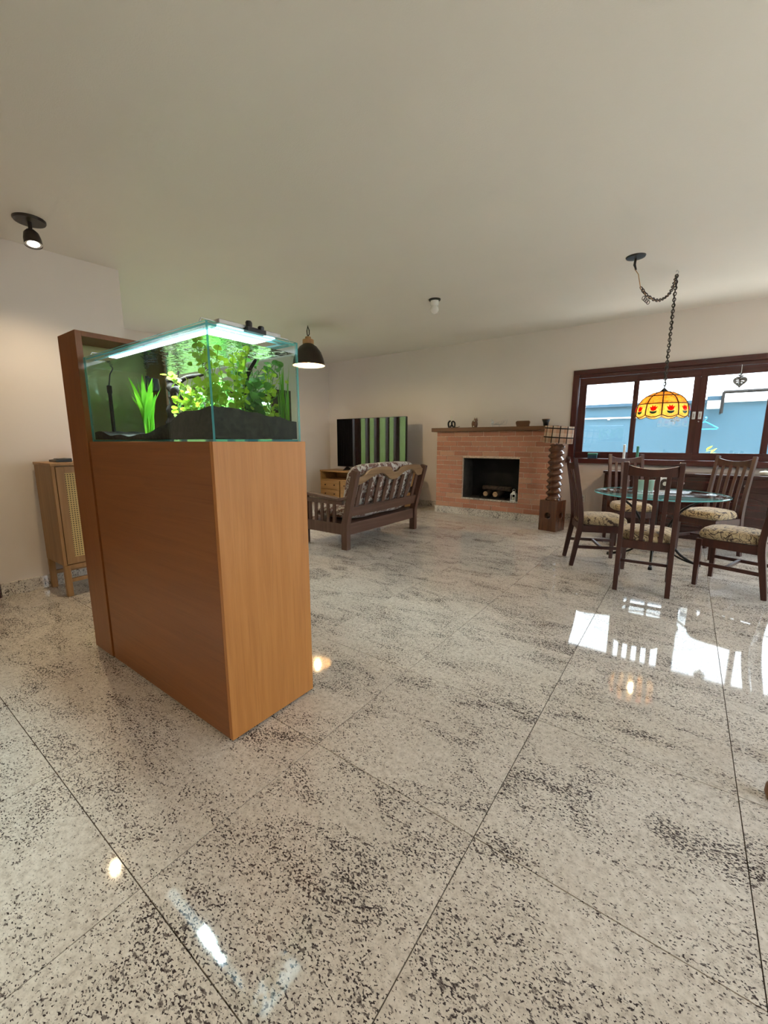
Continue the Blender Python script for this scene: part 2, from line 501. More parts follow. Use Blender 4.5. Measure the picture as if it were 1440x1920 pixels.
def mk_cane():
    m = NT('woven_cane'); tc = m.n('TexCoord')
    xyz = m.n('SeparateXYZ', {0: tc.outputs['Object']})
    def cell(s): return m.math('ABSOLUTE', m.math('SUBTRACT', m.math('FRACT', m.math('MULTIPLY', s, 58.0)), .5))
    a = cell(xyz.outputs[1]); b = cell(xyz.outputs[2])
    hole = m.math('MULTIPLY', m.math('LESS_THAN', a, .24), m.math('LESS_THAN', b, .24))
    c = m.mix(hole, (.60,.43,.17), (.05,.028,.010))
    m.pbr(Base_Color=c, Roughness=.6, Normal=m.bump(m.math('SUBTRACT', 1.0, hole), .6, .004)); return m.mat
M['cane'] = mk_cane()

def mk_screen():
    m = NT('tv_screen'); v = m.coords()
    m.pbr(Base_Color=m.ramp(m.noise(v, 3), [(.3, (.004,.004,.005)), (.7, (.006,.006,.007))]), Roughness=.035, Specular_IOR_Level=1.0, IOR=1.7)
    return m.mat
M['screen'] = mk_screen()
M['led'] = emit('led_strip', (.75,.88,1.0), 3.5)
M['spotface'] = emit('spot_face', (1.0,.93,.80), 7)
M['warmbulb'] = emit('warm_bulb', (1.0,.72,.36), 14)
M['shade_in'] = plain('cream_enamel_inside', (.85,.66,.42), .5, 0, .03)

# ------------------------------------------------------------------ the room
YF = 7.0; XL = -4.4; XW = -6.64; XR = 3.0; YB = -3.0; YC = 1.88
def ceil_z(y): return 2.96 - .03*(7.0 - y)

fl = struct(MB().box(XW-.2, XR+.2, YB-.2, YF+.2, -.20, -.012).build('floor', M['grout']))
TS = .70; GAP = .0032; tile_cache = {}
def tile_mesh(w, d):
    key = (round(w,3), round(d,3))
    if key not in tile_cache:
        tile_cache[key] = MB().box(-w/2, w/2, -d/2, d/2, -.012, 0).mesh('granite_tile', M['granite'])
    return tile_cache[key]
xs = [-1.131 + TS*k for k in range(-9, 8)]; ys = [.38 + TS*k for k in range(-6, 11)]
for i in range(len(xs)-1):
    for j in range(len(ys)-1):
        x0, x1 = max(xs[i], XW), min(xs[i+1], XR); y0, y1 = max(ys[j], YB), min(ys[j+1], YF)
        if x1-x0 < .02 or y1-y0 < .02: continue
        if x1 <= XL-.2 and y1 <= YC-.05: continue
        link('granite_tile', tile_mesh(x1-x0-GAP, y1-y0-GAP), fl, loc=((x0+x1)/2, (y0+y1)/2, 0))

mb = MB()
vs = []
for z in (0, .2):
    for (x, y) in ((XW-.2,YB-.2),(XR+.2,YB-.2),(XR+.2,YF+.2),(XW-.2,YF+.2)): vs.append((x, y, ceil_z(y)+z))
mb.add(vs, [(0,3,2,1),(4,5,6,7),(0,1,5,4),(1,2,6,5),(2,3,7,6),(3,0,4,7)])
struct(mb.build('ceiling', M['ceil']))

# window wall with its opening
WX0, WX1, WZ0, WZ1 = -1.44, 2.84, 1.00, 2.25
mb = MB()
mb.box(XW-.2, WX0, YF, YF+.2, 0, 3.1).box(WX1, XR+.2, YF, YF+.2, 0, 3.1)
mb.box(WX0, WX1, YF, YF+.2, 0, WZ0).box(WX0, WX1, YF, YF+.2, WZ1, 3.1)
struct(mb.build('wall_back', M['wall']))
# living room side wall with the garden door
DY0, DY1, DZ = 2.45, 5.75, 2.14
mb = MB()
mb.box(XW-.2, XW, YC, DY0, 0, 3.1).box(XW-.2, XW, DY1, YF, 0, 3.1).box(XW-.2, XW, DY0, DY1, DZ, 3.1)
struct(mb.build('wall_left', M['wall']))
# nearer wall block on the left, and the door in it
struct(MB().box(XL-.15, XL, .66, YC, 0, 3.1).box(XL-.15, XL, -.36, .66, 2.16, 3.1).box(XL-.15, XL, YB, -.36, 0, 3.1)
       .box(XW-.2, XL-.15, YC-.15, YC, 0, 3.1).build('wall_hall', M['wall']))
# right wall with wide glazed opening
RY0, RY1, RZ = .9, 3.1, 2.42
SY_0, SY_1 = 5.45, 6.85  # second opening added to light the far end
struct(MB().box(XR, XR+.2, YB, RY0, 0, 3.1).box(XR, XR+.2, RY1, SY_0, 0, 3.1).box(XR, XR+.2, SY_1, YF, 0, 3.1)
       .box(XR, XR+.2, RY0, RY1, RZ, 3.1).box(XR, XR+.2, SY_0, SY_1, RZ, 3.1).build('wall_right', M['wall']))
# wall behind the viewer
struct(MB().box(XL-.15, XR+.2, YB-.2, YB, 0, 3.1).build('wall_front', M['wall']))

# granite skirting
struct(MB().box(XW+.02, -3.70, YF-.018, YF, 0, .11).box(-1.5, XR, YF-.018, YF, 0, .11).build('baseboard_back', M['granite'], bevel=.002))
struct(MB().box(XL, XL+.018, .745, YC, 0, .11).box(XL, XL+.018, YB+.02, -.445, 0, .11).build('baseboard_hall', M['granite'], bevel=.002))
struct(MB().box(XW, XW+.018, YC, DY0-.08, 0, .11).box(XW, XW+.018, DY1+.08, YF-.02, 0, .11).build('baseboard_left', M['granite'], bevel=.002))

# dark inner door at the left edge
d2 = struct(MB().box(XL-.12, XL-.08, -.33, .63, .01, 2.13).build('door_2', M['win_v'], bevel=.003))
MB().box(XL-.15, XL+.02, .63, .74, 0, 2.2).box(XL-.15, XL+.02, -.44, -.33, 0, 2.2).box(XL-.15, XL+.02, -.33, .63, 2.13, 2.24).build('door_frame', M['win_v'], d2, bevel=.004)
hd = MB().tube([(XL-.08,.52,1.02),(XL-.03,.52,1.02),(XL-.03,.41,1.02)], .009, 10).build('door_handle', M['steel'], d2, smooth=40)

def glazed_door(name, x, ybars, z1, thick, mat, glassx):
    """tall sliding glass door in a wall along y; ybars: (y0,y1) of upright members"""
    ya, yb = ybars[0][0], ybars[-1][1]
    d = struct(MB().box(x, x+thick, ya, yb, z1-.07, z1).box(x, x+thick, ya, yb, .0, .05).build(name, mat, bevel=.003))
    for (a, b) in ybars: MB().box(x+.005, x+thick-.005, a, b, .05, z1-.07).build('stile', mat, d, bevel=.003)
    for (a, b) in zip(ybars[:-1], ybars[1:]):
        if b[0]-a[1] < .02: continue
        MB().box(glassx, glassx+.006, a[1]-.01, b[0]+.01, .04, z1-.06).build('glass_pane', M['glass'], d)
    return d
glazed_door('door_1', XW-.14, [(DY0,DY0+.08),(3.07,3.27),(3.58,3.66),(4.03,4.18),(4.46,4.55),(4.82,5.07),(5.66,DY1)], DZ, .10, M['win_v'], XW-.09)
glazed_door('door_4_added', XR+.04, [(SY_0,SY_0+.08),(6.1,6.2),(SY_1-.08,SY_1)], RZ, .10, M['win_v'], XR+.09)  # unseen door added to bring daylight to the dining end
glazed_door('door_3', XR+.04, [(RY0,RY0+.09),(1.95,2.05),(RY1-.09,RY1)], RZ, .10, M['win_v'], XR+.09)

# ---- dining window
w1 = struct(MB().box(WX0-.075, WX1+.075, YF-.03, YF+.16, WZ1-.01, WZ1+.06)
            .build('window_1', M['win'], bevel=.004))
MB().box(WX0-.075, WX0+.01, YF-.03, YF+.16, WZ0, WZ1-.01).build('casing', M['win_v'], w1, bevel=.004)
MB().box(WX1-.01, WX1+.075, YF-.03, YF+.16, WZ0, WZ1-.01).build('casing', M['win_v'], w1, bevel=.004)
MB().box(WX0-.085, WX1+.085, YF-.10, YF+.17, WZ0-.075, WZ0).build('window_sill', M['win'], w1, bevel=.006)
MB().box(WX0+.01, WX1-.01, YF+.0, YF+.14, WZ1-.055, WZ1-.01).build('head_track', M['win'], w1, bevel=.003)
panes = [(-1.325,-.712),(-.642,-.020),(.125,.735),(.805,1.40),(1.47,2.07),(2.14,2.73)]  # last two panes unseen, added for more daylight at the far end
ZP0, ZP1 = 1.098, 2.095
for k, (a, b) in enumerate(panes):
    yy = YF+(.045 if k in (0, 3, 5) else .02)
    x0 = WX0+.012 if k == 0 else a-.0345; x1 = WX1-.012 if k == 5 else b+.0345
    if k == 1: x1 = .0525
    if k == 2: x0 = .0526
    s = MB().box(x0, x1, yy, yy+.04, ZP1, WZ1-.056).box(x0, x1, yy, yy+.04, WZ0+.001, ZP0).build('sash', M['win'], w1, bevel=.003)
    MB().box(x0, a, yy+.001, yy+.039, ZP0, ZP1).build('stile', M['win_v'], s, bevel=.003)
    MB().box(b, x1, yy+.001, yy+.039, ZP0, ZP1).build('stile', M['win_v'], s, bevel=.003)
    MB().box(a-.008, b+.008, yy+.017, yy+.022, ZP0-.008, ZP1+.008).build('glass_pane', M['glass'], s)
for x in (.020, .086):
    p = MB().box(x-.018, x+.018, YF+.010, YF+.020, 1.545, 1.645).build('pull_plate', M['whitemetal'], w1, bevel=.004)
    MB().box(x-.009, x+.009, YF+.005, YF+.011, 1.57, 1.62).build('finger_slot', M['steel'], p, bevel=.002)
MB().tube([(.075,YF+.012,1.52),(.085,YF+.006,1.51)], .007, 8).build('latch_knob', M['steel'], w1, smooth=40)

# ------------------------------------------------------------------ outside
struct(MB().box(-40, 40, -40, 40, -.45, -.21).build('ground', M['paving']))
struct(MB().box(-40, -6.95, -40, 40, -.21, -.19).build('lawn', M['lawn']))
ow = struct(MB().box(-6.5, 6.5, 9.60, 9.80, -.21, 1.93).build('wall_outside', M['outwall']))
MB().box(-6.5, .36, 9.52, 9.84, 1.93, 1.99).build('coping', M['outdark'], ow, bevel=.005)
MB().box(.36, 6.5, 9.54, 9.84, 1.93, 1.965).build('coping', M['outwhite'], ow, bevel=.005)
MB().tube([(-6.5,9.565,1.725),(-.75,9.565,1.715)], .014, 10).build('pipe', M['outwhite'], ow, smooth=40)
for x in (-4.5,-3.0,-1.9,-1.35,-.9): MB().box(x-.02, x+.02, 9.55, 9.6, 1.68, 1.72).build('pipe_clip', M['outwhite'], ow)
mb = MB().box(.20, .40, 9.34, 9.52, 1.82, 1.96)
fb = mb.build('junction_box', M['outwhite'], bevel=.01); tag(fb, 'white box fixed on the blue outside wall under the dark coping', 'box')
MB().box(.19, .41, 9.33, 9.53, 1.96, 2.03).build('lid', M['outdark'], fb, bevel=.004)
MB().box(.24, .36, 9.52, 9.6, 1.85, 1.93).build('mount', M['outwhite'], fb)
pr = thing('wall_rail', 'black angled metal rail standing out from the blue outside wall', 'rail', (.40,9.3,0))
MB().tube([(0,0,1.73),(.005,0,2.085)], .024, 8).build('upright', M['blackmetal'], pr, smooth=40)
MB().tube([(0,0,2.085),(2.6,0,2.085)], .028, 8).build('crossbar', M['blackmetal'], pr, smooth=40)
MB().tube([(0,0,1.74),(0,.31,1.74)], .013, 8).build('wall_bracket', M['blackmetal'], pr, smooth=40)
MB().tube([(2.6,0,2.085),(2.6,.31,1.9)], .013, 8).build('wall_bracket', M['blackmetal'], pr, smooth=40)
# blue clothes hanger on a wall hook
hg = thing('clothes_hanger', 'blue plastic clothes hanger on the outside wall seen through the window', 'hanger', (.20,9.50,1.60))
pts = [(-.20,0,-.11),(0,0,0),(.20,0,-.11)]
MB().tube([(-.20,0,-.115),(-.02,0,-.005),(.02,0,-.005),(.20,0,-.115),(.18,0,-.13),(-.18,0,-.13)], .010, 8, True).build('frame', M['bluep'], hg, smooth=40)
MB().tube([(0,0,0),(0,0,.03),(.02,0,.05),(.03,0,.07),(.015,0,.09),(-.01,0,.085)], .006, 8).build('hook', M['bluep'], hg, smooth=40)
MB().tube([(.01,-.02,.075),(.01,.1,.075)], .008, 8).build('wall_hook', M['outwhite'], hg, smooth=40)

def leafmesh(name, mat, L, W, n=4, cup=.12):
    vs = []; fs = []
    for i in range(n+1):
        t = i/n; w = W/2*math.sin(PI*min(1, max(.04, t**.8)))+.0004
        vs += [(-w, L*t, cup*L*t*(1-t)+.15*w), (0, L*t, cup*L*t*(1-t)), (w, L*t, cup*L*t*(1-t)+.15*w)]
    for i in range(n):
        a = i*3; fs += [(a,a+1,a+4,a+3),(a+1,a+2,a+5,a+4)]
    return MB().add(vs, fs).mesh(name, mat, 60)
# bright shrub just outside the window
sh = thing('shrub', 'small bright green shrub outside, low in the right window pane', 'plant', (.20,8.55,-.21))
MB().tube([(0,0,0),(.02,.02,.6),(.0,0,1.15)], [.02,.015,.008], 8).build('stem', M['bark'], sh, smooth=40)
lm = leafmesh('leaf', M['leaf'], .13, .06)
for k in range(60):
    a = random.uniform(0, 2*PI); z = random.uniform(.75, 1.33); r = random.uniform(.02, .14)
    o = link('leaf', lm, sh, loc=(r*math.cos(a), r*math.sin(a), z), rot=(random.uniform(-.5,.9), 0, a-PI/2+random.uniform(-.5,.5)))
# garden hedges beyond the two glass doors
def hedge(name, label, x0, x1, y0, y1, h, seed):
    rr = random.Random(seed)
    def fn(u, v):
        # profile over the hedge cross-section
        s = u*3
        cx = (x0+x1)/2; w = (x1-x0)/2
        if s < 1: x, z = -w, h*s
        elif s < 2: x, z = -w+2*w*(s-1), h
        else: x, z = w, h*(3-s)
        y = y0+(y1-y0)*v
        b = .14*(math.sin(5.1*y+3*z)+math.sin(7.7*z+2.3*y+seed)+.7*math.sin(13*y+9*z))/2.7
        return (cx+x*(1+b*.5), y, max(0, z+b*.35*(1 if 0 < u < 1 else 0)) - .21)
    o = MB().grid(fn, 31, 110).build(name, M['hedgeleaf'], smooth=80)
    t = o.modifiers.new('d', 'DISPLACE'); tx = bpy.data.textures.new(name+'_leafage', 'VORONOI'); tx.noise_scale = .10
    t.texture = tx; t.strength = .12; t.texture_coords = 'LOCAL'
    return tag(o, label, 'hedge')
hedge('hedge', 'clipped green garden hedge beyond the living room glass door', -14.2, -12.8, -12.0, 12.0, 2.8, 1)
hedge('hedge', 'clipped green garden hedge beyond the wide glass door on the right', 8.6, 9.8, -7, 9, 1.5, 5)
# dark curtain by the garden door
def cf(u, v):
    y = 5.30+.52*u
    return (XW+.075+.022*math.sin(u*48), y, .03+2.22*v)
cu = MB().grid(cf, 60, 6).build('curtain', M['brown_curtain'], smooth=80)
cu.modifiers.new('s', 'SOLIDIFY').thickness = .004
tag(cu, 'dark brown curtain gathered at the side of the living room glass door', 'curtain')

# ------------------------------------------------------------------ aquarium cabinet
AX0, AX1, AY0, AY1, AZ = -2.575, -1.42, .872, 1.335, 1.25
ac = thing('aquarium_cabinet', 'tall oak veneer aquarium stand with a side tower and plain panels', 'cabinet', ((AX0+AX1)/2, (AY0+AY1)/2, 0))
def L_(x0,x1,y0,y1,z0,z1): # world to local box
    cx, cy = (AX0+AX1)/2, (AY0+AY1)/2
    return (x0-cx, x1-cx, y0-cy, y1-cy, z0, z1)
MB().box(*L_(AX0, AX1-.02, AY0, AY0+.018, .012, AZ)).build('front_panel', M['veneer_h_shaded'], ac, bevel=.0012)
MB().box(*L_(AX1-.02, AX1, AY0, AY1, .012, AZ)).build('end_panel', M['veneer_v_lit'], ac, bevel=.0012)
MB().box(*L_(AX0, AX1-.02, AY1-.018, AY1, .012, AZ)).build('back_panel', M['veneer_h_shaded'], ac, bevel=.0012)
MB().box(*L_(AX0, AX1-.021, AY0+.019, AY1-.019, AZ-.022, AZ-.001)).build('top_panel', M['veneer_h_shaded'], ac)
MB().box(*L_(AX0+.01, AX1-.03, AY0+.03, AY1-.03, 0, .012)).build('plinth', M['dark_seam'], ac)
TX0 = -2.835; TX1 = -2.592; TZ = 1.815; TB = .026
MB().box(*L_(TX1-.004, AX0+.001, AY0+.02, AY1-.02, .012, AZ)).build('seam_strip', M['dark_seam'], ac)
tw = MB().box(*L_(TX0, TX1, AY0-.004, AY0+TB, .012, TZ)).build('tower_front', M['veneer_t_shaded'], ac, bevel=.0012)
MB().box(*L_(TX0, TX1, AY1-TB, AY1, .012, TZ)).build('tower_back', M['veneer_t_shaded'], ac, bevel=.0012)
MB().box(*L_(TX0, TX1, AY0+TB, AY1-TB, TZ-TB, TZ)).build('tower_top', M['veneer_t_shaded'], ac, bevel=.0012)
MB().box(*L_(TX0, TX0+.016, AY0+TB, AY1-TB, .012, TZ-TB)).build('tower_panel', M['niche'], ac)
MB().box(*L_(TX0+.016, TX1, AY0+TB, AY1-TB, 1.05, 1.07)).build('tower_shelf', M['veneer_t_shaded'], ac)

# aquarium: panes, rim, water
GX0, GX1, GY0, GY1, GZ0, GZ1 = -2.565, -1.432, .884, 1.318, AZ, 1.677
aq = thing('aquarium', 'rectangular rimless planted glass aquarium on the oak stand', 'aquarium', ((GX0+GX1)/2, (GY0+GY1)/2, GZ0))
def pane(x0,x1,y0,y1,z0,z1,name,thin):
    cx, cy = (GX0+GX1)/2, (GY0+GY1)/2
    mb = MB().box(x0-cx, x1-cx, y0-cy, y1-cy, z0-GZ0, z1-GZ0)
    # faces order: bottom, top, y0, x1, y1, x0
    big = {'x': (3,5), 'y': (2,4), 'z': (0,1)}[thin]
    mb.m = [0 if i in big else 1 for i in range(6)]
    return mb.build(name, [M['tglass'], M['tedge']], aq)
G = .009
pane(GX0, GX1, GY0, GY0+G, GZ0, GZ1, 'glass_pane', 'y')
pane(GX0, GX1, GY1-G, GY1, GZ0, GZ1, 'glass_pane', 'y')
pane(GX0, GX0+G, GY0+G, GY1-G, GZ0, GZ1, 'glass_pane', 'x')
pane(GX1-G, GX1, GY0+G, GY1-G, GZ0, GZ1, 'glass_pane', 'x')
pane(GX0+G, GX1-G, GY0+G, GY1-G, GZ0, GZ0+G, 'glass_base', 'z')
pane(GX0+G, GX1-G, GY0+G, GY0+G+.04, GZ1-.012, GZ1-.004, 'rim_brace', 'z')
pane(GX0+G, GX1-G, GY1-G-.04, GY1-G, GZ1-.012, GZ1-.004, 'rim_brace', 'z')
pane(GX1-G-.04, GX1-G, GY0+.05, GY1-.05, GZ1-.012, GZ1-.004, 'rim_brace', 'z')
WZ = 1.632
cx, cy = (GX0+GX1)/2, (GY0+GY1)/2
wm = MB().box(GX0+G+.001-cx, GX1-G-.001-cx, GY0+G+.001-cy, GY1-G-.001-cy, G+.001, WZ-GZ0)
wm.m = [1,0,1,1,1,1]
wm.build('water', [M['water'], M['waterside']], aq)

def soil_h(x, y):
    u = (x-GX0)/(GX1-GX0); v = (y-GY0)/(GY1-GY0)
    h = .028 + .014*math.cos(u*9)*(1-u)
    k = max(0, (u-.50)/.42); k = min(1, k)
    h += .090*k*k*(3-2*k)*(1-.50*max(0, v-.35)/.65)
    h += .03*max(0, v-.5)*(1-u)
    h += .004*math.sin(31*x+17*y)+.003*math.sin(57*y-23*x)
    return max(.012, h)
sx0, sx1, sy0, sy1 = GX0+G+.002, GX1-G-.002, GY0+G+.002, GY1-G-.002
mb = MB()
n1, n2 = 60, 26
top = []
for i in range(n1):
    for j in range(n2):
        x = sx0+(sx1-sx0)*i/(n1-1); y = sy0+(sy1-sy0)*j/(n2-1)
        top.append((x, y, GZ0+G+soil_h(x, y)))
bot = [(p[0], p[1], GZ0+G+.002) for p in top]
fs = []
N = n1*n2
for i in range(n1-1):
    for j in range(n2-1):
        a = i*n2+j; fs.append((a, a+n2, a+n2+1, a+1)); fs.append((a+N, a+1+N, a+n2+1+N, a+n2+N))
for i in range(n1-1):
    for j in (0, n2-1):
        a = i*n2+j; fs.append((a, a+n2, a+n2+N, a+N))
for j in range(n2-1):
    for i in (0, n1-1):
        a = i*n2+j; fs.append((a, a+1, a+1+N, a+N))
mb.add(top+bot, fs)
tag(mb.build('aquarium_soil', M['soil'], smooth=50), 'dark soil sloping up to the front corner of the aquarium', 'soil', kind='stuff')
def gz(x, y): return GZ0+G+soil_h(x, y)

# sword plant with long blades
sp = thing('sword_plant', 'tall sword plant with long upright green blades in the aquarium', 'plant', (-2.24, 1.03, gz(-2.24,1.03)-.006))
blade = {}
def blade_mesh(L, W, bend):
    vs = []; fs = []; n = 7
    for i in range(n+1):
        t = i/n; w = W/2*(.35+.65*math.sin(PI*min(1, .12+.86*t)))*(1 if t < .97 else .2)
        y = bend*L*t*t; z = L*(t-.25*bend*t*t)
        vs += [(-w, y, z), (0, y+.15*w, z), (w, y, z)]
    for i in range(n):
        a = i*3; fs += [(a,a+1,a+4,a+3),(a+1,a+2,a+5,a+4)]
    return MB().add(vs, fs).mesh('blade', M['sword'], 60)
for k in range(26):
    a = k*2.399+random.uniform(-.3,.3); L = random.uniform(.17,.32); bend = random.uniform(.03,.38)
    link('blade', blade_mesh(L, random.uniform(.020,.034), bend), sp, loc=(.012*math.cos(a), .012*math.sin(a), 0), rot=(0, 0, a))
MB().lathe([(.012,0),(.014,.008),(.006,.02)], 10).build('crown', M['sword'], sp, smooth=50)

# pennywort: round leaves on thin stems
disc = {}
def disc_mesh(mat):
    if mat not in disc:
        n = 9; vs = [(0,0,-.12)]
        for k in range(n):
            a = 2*PI*k/n+.2; r = 1.0 if k else .72
            vs.append((r*math.cos(a), r*math.sin(a), .06*math.sin(2*a)))
        disc[mat] = MB().add(vs, [(0,k+1,(k+1)%n+1) for k in range(n)]).mesh('leaf', M[mat], 70)
    return disc[mat]
def pennywort(label, stems, nleaf, mat, rl, seed, name='pennywort'):
    rr = random.Random(seed)
    b = stems[0][0]
    t = thing(name, label, 'plant', (b[0], b[1], gz(b[0], b[1])-.004))
    base = Vector(t.location); paths = []
    for st in stems:
        pts = [Vector((p[0], p[1], p[2])) for p in st]
        pts[0].z = gz(pts[0].x, pts[0].y)-.004
        sp_ = spline([p-base for p in pts], 8)
        paths.append(sp_)
        MB().tube(sp_, .0016, 5).build('stem', M[mat], t)
    for k in range(nleaf):
        p = rr.choice(paths); f = rr.uniform(.16, 1)
        q = p[min(len(p)-1, int(f*(len(p)-1)))]
        off = Vector((rr.gauss(0,1), rr.gauss(0,1), rr.gauss(0,.8)))*.019
        q = q+off; w = q+base
        q.x = min(max(w.x, GX0+.032), GX1-.032)-base.x
        q.y = min(max(w.y, GY0+.032), GY1-.032)-base.y
        q.z = min(max(w.z, gz(w.x, w.y)+.015), WZ-.012)-base.z
        r = rl*rr.uniform(.65, 1.25)
        o = link('leaf', disc_mesh(mat), t, loc=q, rot=(rr.uniform(-1.1,1.1), rr.uniform(-1.1,1.1), rr.uniform(0,6.28)))
        o.scale = (r, r, r)
    return t
rr = random.Random(3)
def rs(x0, y0, x1, y1, z1, n=1, jit=.03):
    out = []
    for k in range(n):
        xa, ya = x0+rr.uniform(-jit,jit), y0+rr.uniform(-jit*.6,jit*.6)
        xb, yb = x1+rr.uniform(-jit*1.6,jit*1.6), y1+rr.uniform(-jit,jit); zb = z1+rr.uniform(-.03,.012)
        out.append([(xa,ya,0),(xa*.7+xb*.3+rr.uniform(-.02,.02),(ya+yb)/2,1.36+(zb-1.36)*.45),(xb,yb,zb)])
    return out
pennywort('round-leaved pennywort crowding the front corner of the aquarium up to the water line', rs(-1.56,.99,-1.53,.96,1.61,7,.05)+rs(-1.52,1.05,-1.48,1.03,1.61,5,.04), 240, 'leaf', .0135, 11)
pennywort('bushy pennywort at the foot of the driftwood in the aquarium', rs(-1.74,.97,-1.70,.97,1.50,9,.06)+[[(-1.78,.97,0),(-1.76,.97,1.45),(-1.90,.98,1.53)]], 150, 'leaf', .0115, 12)
pennywort('loose pennywort stems by the far end of the aquarium', rs(-1.53,1.24,-1.50,1.22,1.56,5,.04), 70, 'leaf', .0125, 13)
pennywort('shaded dark green plants along the rear glass of the aquarium', rs(-1.72,1.24,-1.70,1.25,1.58,7,.08)+rs(-1.60,1.20,-1.60,1.20,1.58,6,.07)+rs(-1.52,1.15,-1.50,1.14,1.52,4,.04), 290, 'darkleaf', .017, 14, 'pennywort')
pennywort('dim green stems standing behind the driftwood in the aquarium', rs(-1.92,1.25,-1.90,1.26,1.55,6,.10)+rs(-2.15,1.26,-2.15,1.27,1.50,4,.08), 230, 'darkleaf', .018, 15, 'pennywort')
# thin grass at the far corner
gr = thing('eelgrass', 'thin eelgrass blades standing in the far corner of the aquarium', 'plant', (-1.475,1.285,gz(-1.475,1.285)-.004))
for k in range(16):
    a = random.uniform(0, 6.28)
    link('blade', blade_mesh(random.uniform(.12,.27), .008, random.uniform(.0,.07)), gr, loc=(random.uniform(-.012,.012), random.uniform(-.04,.008), 0), rot=(0, 0, a))
# driftwood
dw = thing('driftwood', 'black branching driftwood with a looped limb in the aquarium', 'driftwood', (-2.03,1.06,gz(-2.03,1.06)-.004))
bz = dw.location.z
def dl(pts): return spline([Vector(p)-Vector(dw.location) for p in pts], 6)
def taper(n, a, b): return [a+(b-a)*i/(n-1) for i in range(n)]
p = dl([(-2.03,1.06,bz),(-2.04,1.05,1.36),(-2.02,1.06,1.46),(-2.05,1.06,1.53),(-2.03,1.07,1.565)])
MB().tube(p, [.030*(1+.25*math.sin(i*1.7))*(1-.5*i/len(p)) for i in range(len(p))], 9).build('trunk', M['drift'], dw, smooth=60)
p = dl([(-2.02,1.06,1.44),(-1.97,1.03,1.485),(-1.90,1.02,1.48),(-1.855,1.02,1.42),(-1.865,1.03,1.35),(-1.92,1.04,1.31),(-1.99,1.05,1.30)])
MB().tube(p, taper(len(p), .016, .010), 8).build('looped_limb', M['drift'], dw, smooth=60)
p = dl([(-2.03,1.06,1.50),(-1.95,1.08,1.545),(-1.86,1.12,1.56),(-1.82,1.14,1.60)])
MB().tube(p, taper(len(p), .013, .005), 8).build('limb', M['drift'], dw, smooth=60)
p = dl([(-2.04,1.06,1.40),(-2.10,1.09,1.45),(-2.13,1.12,1.53),(-2.11,1.14,1.60)])
MB().tube(p, taper(len(p), .014, .005), 8).build('limb', M['drift'], dw, smooth=60)
p = dl([(-1.60,1.15,1.36),(-1.55,1.12,1.45),(-1.50,1.10,1.52),(-1.48,1.13,1.585)])
p2 = dl([(-1.99,1.06,1.33),(-1.85,1.12,1.36),(-1.70,1.14,1.39),(-1.60,1.15,1.37)])
MB().tube(p2+p[1:], taper(len(p2)+len(p)-1, .020, .006), 8).build('limb', M['drift'], dw, smooth=60)
# filter gear at the tower end
ft = thing('aquarium_filter', 'black filter head and intake tube at the tower end of the aquarium', 'filter', (-2.47,1.15,GZ0+G))
MB().tube([(0,0,.03),(0,0,.35)], .010, 10).build('intake_tube', M['black'], ft, smooth=40)
MB().lathe([(.0,.255),(.03,.26),(.034,.29),(.03,.325),(.0,.33)], 16, (.10,-.02,0)).build('pump_head', M['black'], ft, smooth=50)
MB().box(-.016,.016,-.016,.016,.012,.06).build('strainer', M['black'], ft, bevel=.003)
MB().tube([(0,0,.30),(.05,-.01,.295),(.075,-.02,.293)], .008, 8).build('elbow', M['black'], ft, smooth=40)
ht = thing('aquarium_heater', 'slim black heater rod standing near the left glass of the aquarium', 'heater', (-2.51,.97,gz(-2.51,.97)-.002))
MB().lathe([(.004,0),(.009,.004),(.009,.20),(.012,.205),(.012,.24),(.004,.245)], 12).build('rod', M['black'], ht, smooth=40)
MB().tube([(0,0,.24),(0,.01,.30),(-.01,.03,.33)], .003, 6).build('cable', M['black'], ht, smooth=40)
# LED bar on the rim
lb = thing('led_bar', 'wide flat aquarium light laid along the top of the tank', 'light', (-1.975,1.10,GZ1))
MB().box(-.52,.52,-.145,.145,.008,.026).build('housing', M['steel'], lb, bevel=.003)
MB().box(-.50,.50,-.130,.130,.0035,.0085).build('led_strip', M['led'], lb)
for s in (-1, 1):
    MB().tube([(s*.50,-.212,.003),(s*.50,-.205,.016),(s*.50,.202,.016),(s*.50,.214,.003)], .003, 6).build('bracket', M['steel'], lb)
lamp('led_light', 'AREA', (0,0,-.002), 17.0, (.80,.92,1.0), lb, shape='RECTANGLE', size=1.02, size_y=.26, spread=math.radians(150))
# black clip on the rim
cl = thing('cable_clip', 'black cable clip sitting on the rim at the short side of the tank', 'clip', (-1.445,1.11,GZ1))
MB().box(-.020,.010,-.045,.045,0,.018).build('base', M['black'], cl, bevel=.003)
MB().lathe([(.013,0),(.014,.02),(.010,.026)], 12, (-.006,-.028,.016)).build('knob', M['black'], cl, smooth=40)
MB().lathe([(.012,0),(.013,.014),(.009,.018)], 12, (-.006,.030,.016)).build('knob', M['black'], cl, smooth=40)
MB().tube([(-.01,-.045,.01),(-.03,-.08,.012),(-.06,-.13,.010)], .003, 6).build('cable', M['black'], cl, smooth=40)

